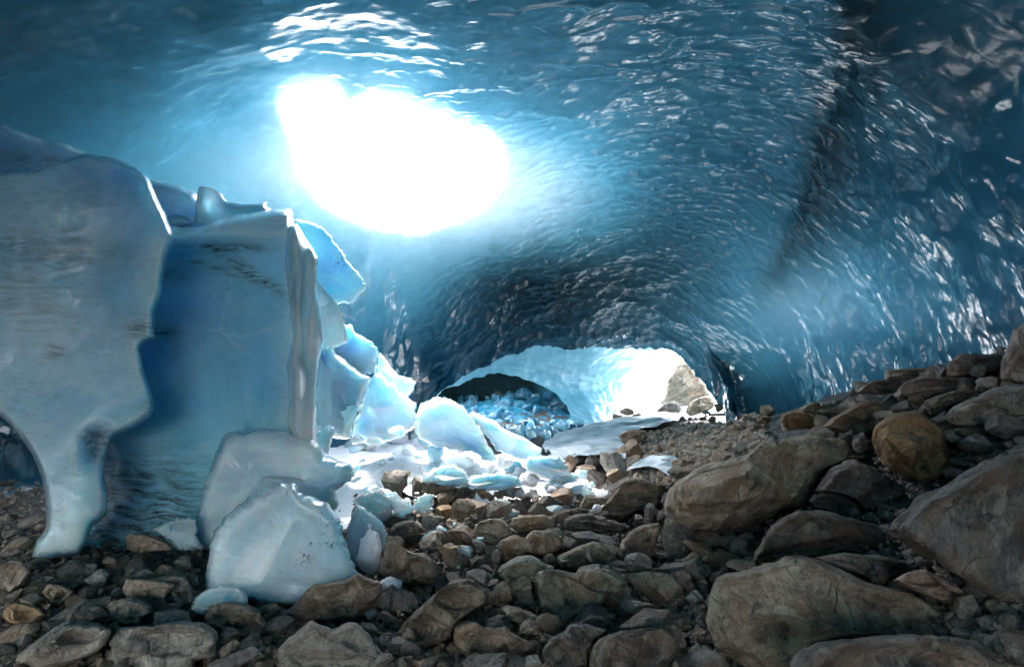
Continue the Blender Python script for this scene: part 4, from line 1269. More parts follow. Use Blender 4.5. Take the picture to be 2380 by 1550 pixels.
rng = np.random.default_rng(77)
bits = [blob_mesh("ice_fragment", (1, .8, .55), 440 + k, 2, 8, .35, .8, 0.03, 0.02, smooth=False) for k in range(10)]
for i, me in enumerate(bits):
    me.materials.append((M['clear'], M['pale'], M['snow'])[i % 3])
for poly, n_, lab, grp in [
        ([ZB(*p) for p in [(150, 640), (250, 420), (600, 330), (900, 280), (1250, 330), (1500, 330), (1760, 440), (1780, 500), (1400, 460), (1000, 460), (650, 440), (420, 620)]], 80,
         "clear ice fragment", "ice fragments strewn along the snow edge"),
        ([ZB(*p) for p in [(100, 120), (560, 110), (900, 200), (1250, 280), (900, 300), (500, 260), (100, 380)]], 30,
         "small ice lump on snow", "ice lumps on the bright snow"),
        ([ZB(*p) for p in [(60, 80), (420, 60), (560, 60), (900, 190), (1120, 260), (1480, 300), (1500, 380), (1250, 330), (900, 260), (600, 200), (120, 150)]], 34,
         "broken ice block", "broken ice blocks tumbled below the hole"),
        ([ZB(*p) for p in [(420, 620), (660, 560), (760, 640), (950, 760), (1050, 900), (820, 960), (640, 760)]], 16,
         "melting ice fragment", "ice fragments between the lit rocks")]:
    A_ = np.array(poly)
    k = 0
    while k < n_:
        x, y = rng.uniform(A_[:, 0].min(), A_[:, 0].max()), rng.uniform(A_[:, 1].min(), A_[:, 1].max())
        if not inside(np.array([x]), np.array([y]), poly)[0]:
            continue
        s_ = (26 * (2.8 ** rng.random()) if 'tumbled' in grp else 12 * (3.6 ** rng.random() ** 1.6))
        d_, g_ = ground_hit(x, y + s_ * 0.3)
        r_ = s_ / 2 * d_ / F
        o = link("ice_fragment", bits[int(rng.integers(10))], loc=(g_[0], g_[1], g_[2] + r_ * 0.3 + 0.04))
        o.scale = (r_ * 1.2, r_ * 1.2, r_ * 1.2)
        o.rotation_euler = (rng.uniform(-.6, .6), rng.uniform(-.6, .6), rng.uniform(0, 6.28))
        size_w = "tiny" if s_ < 17 else "small" if s_ < 30 else "fist-sized" if s_ < 45 else "broad"
        tag(o, beside(f"{size_w} {lab.replace('small ', '')}", x, y, KNOWN_ICE), "ice fragment", grp)
        k += 1

# ------------------------------------------------------------------ rocks
ROCK_ELL = []
KNOWN_ROCK = []


def hero(label, pts, cz, mat, thick, d=None, dy=0.0, cat="boulder", name="boulder", **kw):
    P = [cz(*p) for p in pts]
    A = np.array(P)
    if d is None:
        bx, by = A[:, 0].mean(), A[:, 1].max() * 0.8 + A[:, 1].mean() * 0.2
        d = ground_hit(bx, by)[0] + thick * 0.3 + dy
    if d < 14:
        d = min(d, ground_hit(A[:, 0].mean(), min(A[:, 1].mean() + 0.2 * np.ptp(A[:, 1]), 1600))[0] + 0.02)
    kw['planes'] = kw.get('planes', 9) + 6
    kw.setdefault('mid', 0.05)
    kw.setdefault('rough', 0.025)
    kw.setdefault('segs', 180)
    kw.setdefault('rings', 44)
    kw.setdefault('lo', 0.25)
    kw.setdefault('hi', 0.82)
    kw.setdefault('dome', 0.75)
    kw.setdefault('terrace', 0.16)
    kw.setdefault('sharp', 28)
    me, loc = outline_mesh(name, P, d, thick, **kw)
    o = link(name, me, M[mat], loc=loc)
    tag(o, label, cat)
    ROCK_ELL.append((A[:, 0].mean(), A[:, 1].mean(), np.ptp(A[:, 0]) / 2, np.ptp(A[:, 1]) / 2))
    KNOWN_ROCK.append(ROCK_ELL[-1] + (short_label(label),))
    return o


def rock(cz, cx, cy, w, h, rot, mat, label, d=None, group=None, seed=None, name="rock", flat=None, up=0.0):
    k = 2.583 * 1.0504
    if cz in (UE, UF, UH, UD):
        k = 3.875 * 1.0504
    if cz is UG:
        k = 5.74 * 1.0504
    if cz is ID:
        k = 1.0
    x, y = cz(cx, cy)
    g_ = 1.22 if cz is UC else 1.10
    w, h = g_ * w / k, g_ * h / k
    if d is None:
        d = ground_hit(x, min(y + 0.30 * h, 1600))[0] - 0.12 * w / F * 3
    seed = len(ROCK_ELL) * 7 + 1000 if seed is None else seed
    big = max(w, h)
    sub = 5 if big > 170 else 4 if big > 55 else 3
    me = blob_mesh(name, (w / 2 * d / F * 1.04, max(w, h) * 0.42 * d / F, h / 2 * d / F * 1.06), seed, sub, 11, 0.30, 0.78, 0.05, 0.035, view_frame(rot), 0.02, True, 0.24, 26)
    o = link(name, me, M[mat], loc=at(x, y, d))
    tag(o, label, "rock", group)
    ROCK_ELL.append((x, y, w / 2, h / 2))
    if not group and w > 40:
        KNOWN_ROCK.append(ROCK_ELL[-1] + (short_label(label),))
    return o


hero("huge long tan-brown boulder at centre right with a chalky left end",
     [(30, 570), (60, 440), (200, 350), (330, 270), (580, 215), (700, 110), (900, 65), (1130, 45), (1250, 80), (1310, 170), (1220, 200), (1110, 260), (1010, 420), (950, 530), (850, 560), (640, 680), (560, 730), (230, 710), (120, 660)], ZC, 'tan', 0.55, seed=51, dy=0.1, planes=7)
hero("big tan boulder at the lower right with shade under its right half",
     [(320, 1300), (325, 1180), (340, 1060), (390, 980), (560, 930), (780, 900), (850, 865), (930, 850), (1060, 880), (1200, 950), (1330, 1010), (1500, 1050), (1750, 1130), (2000, 1230), (2240, 1375), (2000, 1345), (1600, 1335), (1300, 1345), (1050, 1420), (860, 1520), (830, 1640), (700, 1640), (600, 1600), (500, 1520), (360, 1440)], ZC, 'tan', 0.42, d=2.55, seed=52, planes=5, center=ZC(900, 1180), tilt=0.25)
hero("massive dark grey boulder with a sharp ridge cropped by the right edge",
     [(1435, 690), (1480, 630), (1560, 560), (1640, 480), (1800, 400), (2000, 270), (2325, 110), (2700, 0), (2950, 600), (2900, 1300), (2500, 1420), (2325, 1330), (2200, 1220), (2000, 1080), (1750, 920), (1550, 790), (1450, 730)], ZC, 'dark', 0.55, d=2.55, seed=53, planes=6, lean=0.5, center=ZC(2150, 750))
hero("dark blue-grey boulder at the bottom edge, in front of the big tan one",
     [(820, 1640), (840, 1540), (900, 1450), (1010, 1395), (1250, 1365), (1600, 1345), (2000, 1375), (2150, 1450), (2325, 1560), (2400, 1800), (1500, 1900), (850, 1850)], ZC, 'dark', 0.35, d=2.0, seed=54, planes=6)
hero("large ochre-brown boulder high on the right bank",
     [(1350, 120), (1370, 30), (1480, -50), (1640, -70), (1740, -20), (1810, 60), (1870, 170), (1905, 260), (1880, 325), (1800, 375), (1690, 395), (1590, 370), (1480, 320), (1420, 260)], ZC, 'ochre', 0.45, seed=55, planes=6, dy=0.15)
hero("broad grey boulder below the ochre one, its right end running under the dark ridge",
     [(1000, 440), (1060, 360), (1100, 300), (1250, 230), (1340, 270), (1420, 330), (1620, 430), (1560, 500), (1330, 580), (1250, 500), (1100, 455)], ZC, 'purple', 0.35, seed=56, dy=0.1)
hero("dark oval stone wedged under the broad grey boulder",
     [(970, 500), (1000, 465), (1110, 450), (1230, 480), (1300, 540), (1310, 590), (1230, 600), (1130, 575), (1000, 545)], ZC, 'dark', 0.15, seed=57, name="rock", cat="rock", segs=100, rings=26)
hero("long blue-black slab with rippled layers below the huge tan-brown boulder",
     [(585, 865), (650, 720), (760, 620), (900, 550), (1100, 570), (1280, 620), (1430, 660), (1580, 800), (1620, 900), (1400, 870), (1180, 835), (1000, 860), (900, 850), (780, 885), (700, 860)], ZC, 'dark', 0.4, seed=58, dy=0.1)
hero("dark purplish slab half hidden beneath the ridge of the right-edge boulder",
     [(1480, 1010), (1560, 960), (1700, 930), (1900, 1030), (2080, 1160), (1950, 1180), (1750, 1120), (1600, 1060)], ZC, 'purple', 0.25, d=2.9, seed=59)
hero("black-green layered slab behind the small upright grey stone",
     [(1000, 860), (1180, 825), (1400, 850), (1600, 880), (1720, 950), (1560, 970), (1480, 1010), (1330, 1000), (1200, 940)], ZC, 'dark', 0.2, d=3.0, seed=60)
hero("tall purplish boulder cropped by the right edge at the top of the bank",
     [(2180, 1130), (2180, 1010), (2200, 930), (2225, 860), (2265, 775), (2330, 745), (2500, 720), (2700, 900), (2700, 1200), (2400, 1180)], UC, 'purple', 0.4, d=4.4, seed=61)
hero("long grey boulder sloping up to the right edge with a pale left tip",
     [(1800, 1320), (1850, 1270), (1990, 1210), (2130, 1150), (2330, 1130), (2600, 1100), (2600, 1300), (2325, 1330), (2250, 1330), (2150, 1380), (1950, 1400), (1830, 1380)], UC, 'grey', 0.35, d=3.7, seed=62)
hero("dark brown slab with a cut pale end, next to the little orange stone",
     [(1690, 1240), (1780, 1200), (1950, 1150), (2060, 1170), (2080, 1200), (1990, 1220), (1850, 1270), (1800, 1330), (1720, 1330), (1700, 1280)], UC, 'brown', 0.25, d=4.0, seed=63)
hero("large mottled grey-pink boulder on the bank beneath the skyline slabs",
     [(1500, 1210), (1530, 1140), (1600, 1095), (1700, 1080), (1790, 1085), (1900, 1080), (1990, 1130), (1900, 1170), (1780, 1200), (1690, 1235), (1600, 1225)], UC, 'purple', 0.35, d=4.7, seed=64)
hero("brown-grey boulder between the rusty block and the ochre boulder",
     [(1060, 1400), (1100, 1350), (1200, 1300), (1300, 1240), (1420, 1235), (1500, 1290), (1490, 1360), (1400, 1420), (1330, 1460), (1200, 1450), (1120, 1420)], UC, 'brown', 0.35, d=4.75, seed=65)
hero("rusty orange-brown block at the left end of the bank",
     [(790, 1370), (800, 1320), (870, 1300), (960, 1305), (1020, 1330), (1050, 1390), (1030, 1415), (930, 1415), (810, 1425)], UC, 'ochre', 0.25, d=5.7, seed=66, planes=8)
hero("yellowish pointed rock behind the rusty block",
     [(900, 1300), (940, 1265), (1000, 1240), (1060, 1260), (1090, 1300), (1060, 1325), (1010, 1325), (960, 1305)], UC, 'tan', 0.2, d=6.3, seed=67, name="rock", cat="rock", segs=100, rings=28)
hero("pinkish slab-like boulder crowning the bank beside the purplish boulder",
     [(1830, 1080), (1840, 1010), (1880, 970), (1930, 935), (2050, 942), (2180, 950), (2190, 1000), (2170, 1050), (2050, 1070), (1920, 1090)], UC, 'purple', 0.35, d=5.0, seed=68)
hero("flat tan slab lying level on the bank's skyline", [(1448, 1055), (1465, 1038), (1600, 1033), (1730, 1030), (1735, 1055), (1680, 1090), (1560, 1110), (1450, 1095)], UC, 'tan', 0.25, d=5.7, seed=69)
hero("long grey-brown boulder with a dark pitted left end below the flat skyline slab", [(1265, 1180), (1300, 1140), (1370, 1105), (1450, 1100), (1560, 1115), (1590, 1150), (1510, 1190), (1400, 1200), (1300, 1185)], UC, 'purple', 0.25, d=5.6, seed=70)

hero("long tapering brown-grey boulder tilted up to the right in the bottom centre",
     [(400, 1420), (420, 1370), (480, 1270), (560, 1190), (690, 1070), (780, 1000), (850, 985), (920, 995), (980, 1040), (1020, 1090), (1015, 1140), (930, 1180), (870, 1230), (790, 1300), (780, 1370), (700, 1420), (560, 1460), (430, 1480)], ZB, 'brown', 0.36, seed=71, d=2.95, planes=8)
hero("angular brown rock with rusty stepped crest, beside the long tapering boulder",
     [(790, 1290), (850, 1250), (930, 1245), (970, 1280), (1060, 1300), (1120, 1290), (1170, 1340), (1280, 1390), (1335, 1420), (1310, 1480), (1200, 1510), (1000, 1500), (830, 1460), (780, 1400)], ZB, 'brown', 0.3, seed=72, d=2.75)
hero("tall greenish-grey boulder with a smooth rounded top in the centre",
     [(1065, 950), (1110, 900), (1200, 850), (1280, 838), (1340, 870), (1430, 910), (1420, 940), (1300, 960), (1280, 1000), (1290, 1080), (1300, 1180), (1240, 1180), (1150, 1130), (1100, 1050), (1075, 990)], ZB, 'green', 0.3, seed=73, d=3.55)
hero("large dull brown-green boulder with a bulging rounded front at centre",
     [(1280, 970), (1320, 940), (1450, 930), (1560, 960), (1600, 910), (1700, 900), (1800, 920), (1890, 1010), (1890, 1060), (1780, 1080), (1740, 1150), (1560, 1250), (1490, 1310), (1400, 1260), (1310, 1170), (1290, 1060)], ZB, 'green', 0.4, seed=74, d=3.35)
hero("long low greenish rock with a pointed left end behind the bulging boulder",
     [(1445, 900), (1450, 850), (1550, 800), (1680, 755), (1780, 780), (1830, 830), (1830, 900), (1700, 905), (1600, 910), (1550, 940), (1450, 925)], ZB, 'green', 0.28, seed=75, d=3.95)
hero("brown-grey boulder with a sharp upright left edge near the huge tan one",
     [(1835, 880), (1850, 760), (1900, 700), (1990, 650), (2090, 640), (2110, 680), (2070, 780), (2060, 850), (1990, 850), (1880, 900)], ZB, 'brown', 0.3, seed=76, d=4.0)
hero("rough brown boulder leaning against the left end of the huge tan-brown one",
     [(1690, 580), (1760, 500), (1830, 400), (1890, 360), (1960, 355), (2060, 390), (2130, 400), (2110, 500), (2060, 550), (1960, 560), (1850, 610), (1770, 600)], ZB, 'brown', 0.4, seed=77, d=5.1)
hero("dark brown cracked boulder beside the knobbly snow lump, right of the ice dome",
     [(310, 960), (350, 850), (370, 770), (410, 745), (470, 790), (540, 830), (620, 830), (680, 890), (720, 950), (735, 1010), (700, 1040), (560, 1040), (450, 1040), (340, 1000)], ZB, 'brown', 0.32, seed=78, d=3.75)
hero("long dark slab with a straight sloping top, above the greenish rocks",
     [(1490, 620), (1580, 575), (1680, 585), (1800, 620), (1890, 660), (1860, 700), (1700, 715), (1560, 700), (1490, 680)], ZB, 'dark', 0.3, seed=79, d=4.6)
hero("pale tan rounded boulder catching the light in the centre of the rubble",
     [(915, 720), (940, 640), (1020, 612), (1100, 615), (1150, 660), (1170, 720), (1100, 740), (1060, 800), (1000, 790), (930, 760)], ZB, 'tan', 0.25, seed=80, d=4.6)
hero("tan loaf-shaped boulder with a dark right face, just behind the pale one",
     [(1143, 660), (1160, 610), (1260, 590), (1370, 585), (1430, 610), (1457, 650), (1440, 670), (1330, 690), (1200, 700)], ZB, 'tan', 0.25, seed=81, d=4.95)
hero("striped black slate rock at the right edge of the melting ice",
     [(385, 700), (420, 650), (490, 625), (540, 625), (610, 670), (650, 710), (590, 740), (540, 780), (470, 760), (400, 735)], ZB, 'dark', 0.2, seed=82, d=4.3)
hero("reddish-brown streaked rock left of the tall greenish boulder",
     [(1060, 800), (1090, 750), (1180, 710), (1240, 740), (1290, 690), (1400, 690), (1480, 730), (1490, 780), (1420, 840), (1330, 850), (1260, 830), (1160, 890), (1100, 900)], ZB, 'brown', 0.28, seed=83, d=4.15)
hero("wide dark boulder lying along the bottom edge, right of centre",
     [(1650, 1550), (1660, 1440), (1720, 1370), (1850, 1320), (1990, 1310), (2150, 1290), (2230, 1340), (2230, 1420), (2180, 1500), (2100, 1580), (1900, 1640), (1660, 1640)], ZB, 'dark', 0.3, seed=84, d=2.5)
hero("dark blocky rock left of the wide bottom boulder",
     [(1330, 1480), (1340, 1420), (1400, 1360), (1480, 1330), (1530, 1270), (1640, 1280), (1760, 1320), (1690, 1380), (1650, 1460), (1640, 1560), (1400, 1570)], ZB, 'dark', 0.28, seed=85, d=2.7)

hero("big faceted brown-grey boulder with a split right side at the bottom left",
     [(640, 1560), (680, 1420), (740, 1310), (850, 1290), (970, 1290), (1050, 1270), (1180, 1262), (1280, 1270), (1370, 1330), (1385, 1420), (1380, 1480), (1250, 1510), (1240, 1620), (640, 1640)], ZA, 'grey', 0.33, seed=86, d=2.65, planes=12)
hero("long flat grey slab sloping down to the bottom left corner",
     [(10, 1550), (100, 1480), (200, 1400), (330, 1310), (420, 1260), (500, 1245), (640, 1260), (715, 1310), (690, 1380), (640, 1450), (500, 1520), (300, 1560), (100, 1600)], ZA, 'grey', 0.33, seed=87, d=2.75, planes=6)
hero("pale grey lumpy boulder at the bottom, its top catching the light",
     [(1730, 1450), (1790, 1380), (1880, 1310), (1960, 1252), (2030, 1290), (2100, 1310), (2200, 1260), (2250, 1265), (2330, 1340), (2420, 1440), (2500, 1530), (2450, 1600), (2000, 1640), (1780, 1600), (1730, 1520)], ZA, 'pale_r', 0.32, seed=88, d=2.75, planes=10)
hero("dark brown striated boulder with layered ridges in front of the ice dome",
     [(1810, 1200), (1860, 1120), (1930, 1050), (2000, 1020), (2200, 990), (2280, 950), (2340, 970), (2400, 1010), (2430, 1080), (2390, 1150), (2300, 1220), (2200, 1260), (1950, 1270), (1830, 1250)], ZA, 'brown', 0.28, seed=89, d=3.05, bed=np.array([[0.95, 0, 0.3], [0, 1, 0], [-0.3, 0, 0.95]]), mid=0.09)
hero("round dark brown boulder with a lighter left end below the ice lump",
     [(1290, 1240), (1310, 1180), (1370, 1145), (1440, 1135), (1560, 1150), (1650, 1210), (1700, 1290), (1690, 1340), (1600, 1370), (1480, 1370), (1390, 1320), (1320, 1280)], ZA, 'brown', 0.22, seed=90, d=2.95)
hero("tan flat-topped block among the left foreground stones",
     [(755, 1050), (790, 1000), (900, 995), (1020, 1000), (1100, 1010), (1110, 1040), (1060, 1100), (1020, 1165), (930, 1160), (830, 1140), (770, 1100)], ZA, 'tan', 0.2, seed=91, d=3.25)
hero("grey-brown rock with a vertical face, just behind the tan flat-topped block",
     [(940, 990), (1050, 970), (1150, 975), (1200, 1020), (1225, 1090), (1210, 1150), (1150, 1165), (1040, 1150), (1070, 1090), (1110, 1030)], ZA, 'grey', 0.2, seed=92, d=3.4)
hero("pale streaked rock below the tan flat-topped block",
     [(660, 1190), (700, 1140), (780, 1118), (880, 1120), (960, 1165), (970, 1200), (900, 1240), (900, 1280), (800, 1290), (720, 1270)], ZA, 'pale_r', 0.18, seed=93, d=3.0)
hero("round ochre stone at the left edge of the foreground",
     [(10, 1230), (30, 1180), (90, 1140), (170, 1145), (250, 1180), (292, 1220), (270, 1265), (180, 1285), (60, 1270)], ZA, 'ochre', 0.18, seed=94, d=2.95)
hero("grey boulder cropped by the left edge below the wavy ice slab",
     [(-120, 900), (0, 870), (110, 865), (170, 895), (192, 950), (150, 1020), (60, 1090), (0, 1110), (-120, 1100)], ZA, 'grey', 0.25, seed=95, d=3.35)
hero("tan-brown rounded stone right of the left-edge boulder",
     [(265, 1080), (300, 1025), (390, 1030), (470, 1075), (430, 1120), (380, 1160), (300, 1150)], ZA, 'tan', 0.16, seed=96, d=3.25)
hero("flat dark brown rock lying against the foot of the deep blue ice",
     [(790, 740), (810, 708), (900, 712), (1000, 730), (1060, 760), (1095, 810), (1000, 818), (870, 830), (800, 805)], ZA, 'brown', 0.16, seed=97, d=3.95)

# boulders at the cave mouth
hero("tall grey-green boulder leaning at the mouth of the tunnel",
     [(920, 960), (930, 900), (960, 830), (1000, 690), (1060, 550), (1120, 400), (1170, 310), (1230, 300), (1300, 350), (1400, 450), (1520, 600), (1600, 720), (1640, 830), (1500, 900), (1300, 1000), (1000, 1000)], UG, 'green', 0.9, d=19.0, seed=98, planes=6, lo=.5)
hero("dark rounded rock at the left foot of the tall mouth boulder", [(840, 1110), (880, 1030), (960, 970), (1080, 915), (1180, 930), (1250, 1010), (1240, 1070), (1130, 1110), (1000, 1120)], UG, 'dark', 0.5, d=17.2, seed=99)
hero("dark green boulder at the right foot of the tall mouth boulder", [(1278, 1070), (1300, 990), (1370, 900), (1480, 855), (1610, 835), (1690, 900), (1700, 980), (1640, 1040), (1500, 1090), (1350, 1130)], UG, 'green', 0.5, d=15.6, seed=100)
hero("low dark rock with the stream curling round it at the mouth", [(520, 1170), (570, 1145), (700, 1120), (820, 1118), (840, 1150), (760, 1190), (700, 1212), (560, 1210)], UG, 'dark', 0.4, d=15.3, seed=101)
hero("brown earth-crusted boulder at the stream's bend", [(330, 1400), (360, 1380), (480, 1320), (620, 1305), (740, 1330), (760, 1400), (700, 1480), (560, 1520), (400, 1500)], UG, 'brown', 0.4, d=9.0, seed=102)
for (x, y, w, h, m, lab) in [(460, 1060, 200, 100, 'tan', "tan rubble rock at the foot of the bright tunnel wall"), (330, 1140, 150, 110, 'brown', "brown rock at the foot of the bright tunnel wall, left one"), (600, 1110, 130, 60, 'tan', "low tan rock before the snow outside"),
                             (1740, 1000, 130, 130, 'dark', "small dark rock under the tip of the right ice leg"), (1600, 1070, 180, 70, 'pale_r', "pale flat rock at the mouth boulders' foot"), (1520, 1160, 120, 60, 'ochre', "little rust-red stone on the bank by the stream"),
                             (1650, 1160, 120, 110, 'brown', "brown stone beside the little rust-red one")]:
    rock(UG, x, y, w, h, 0, m, lab, d=14.6 if x < 1500 else 12.0)

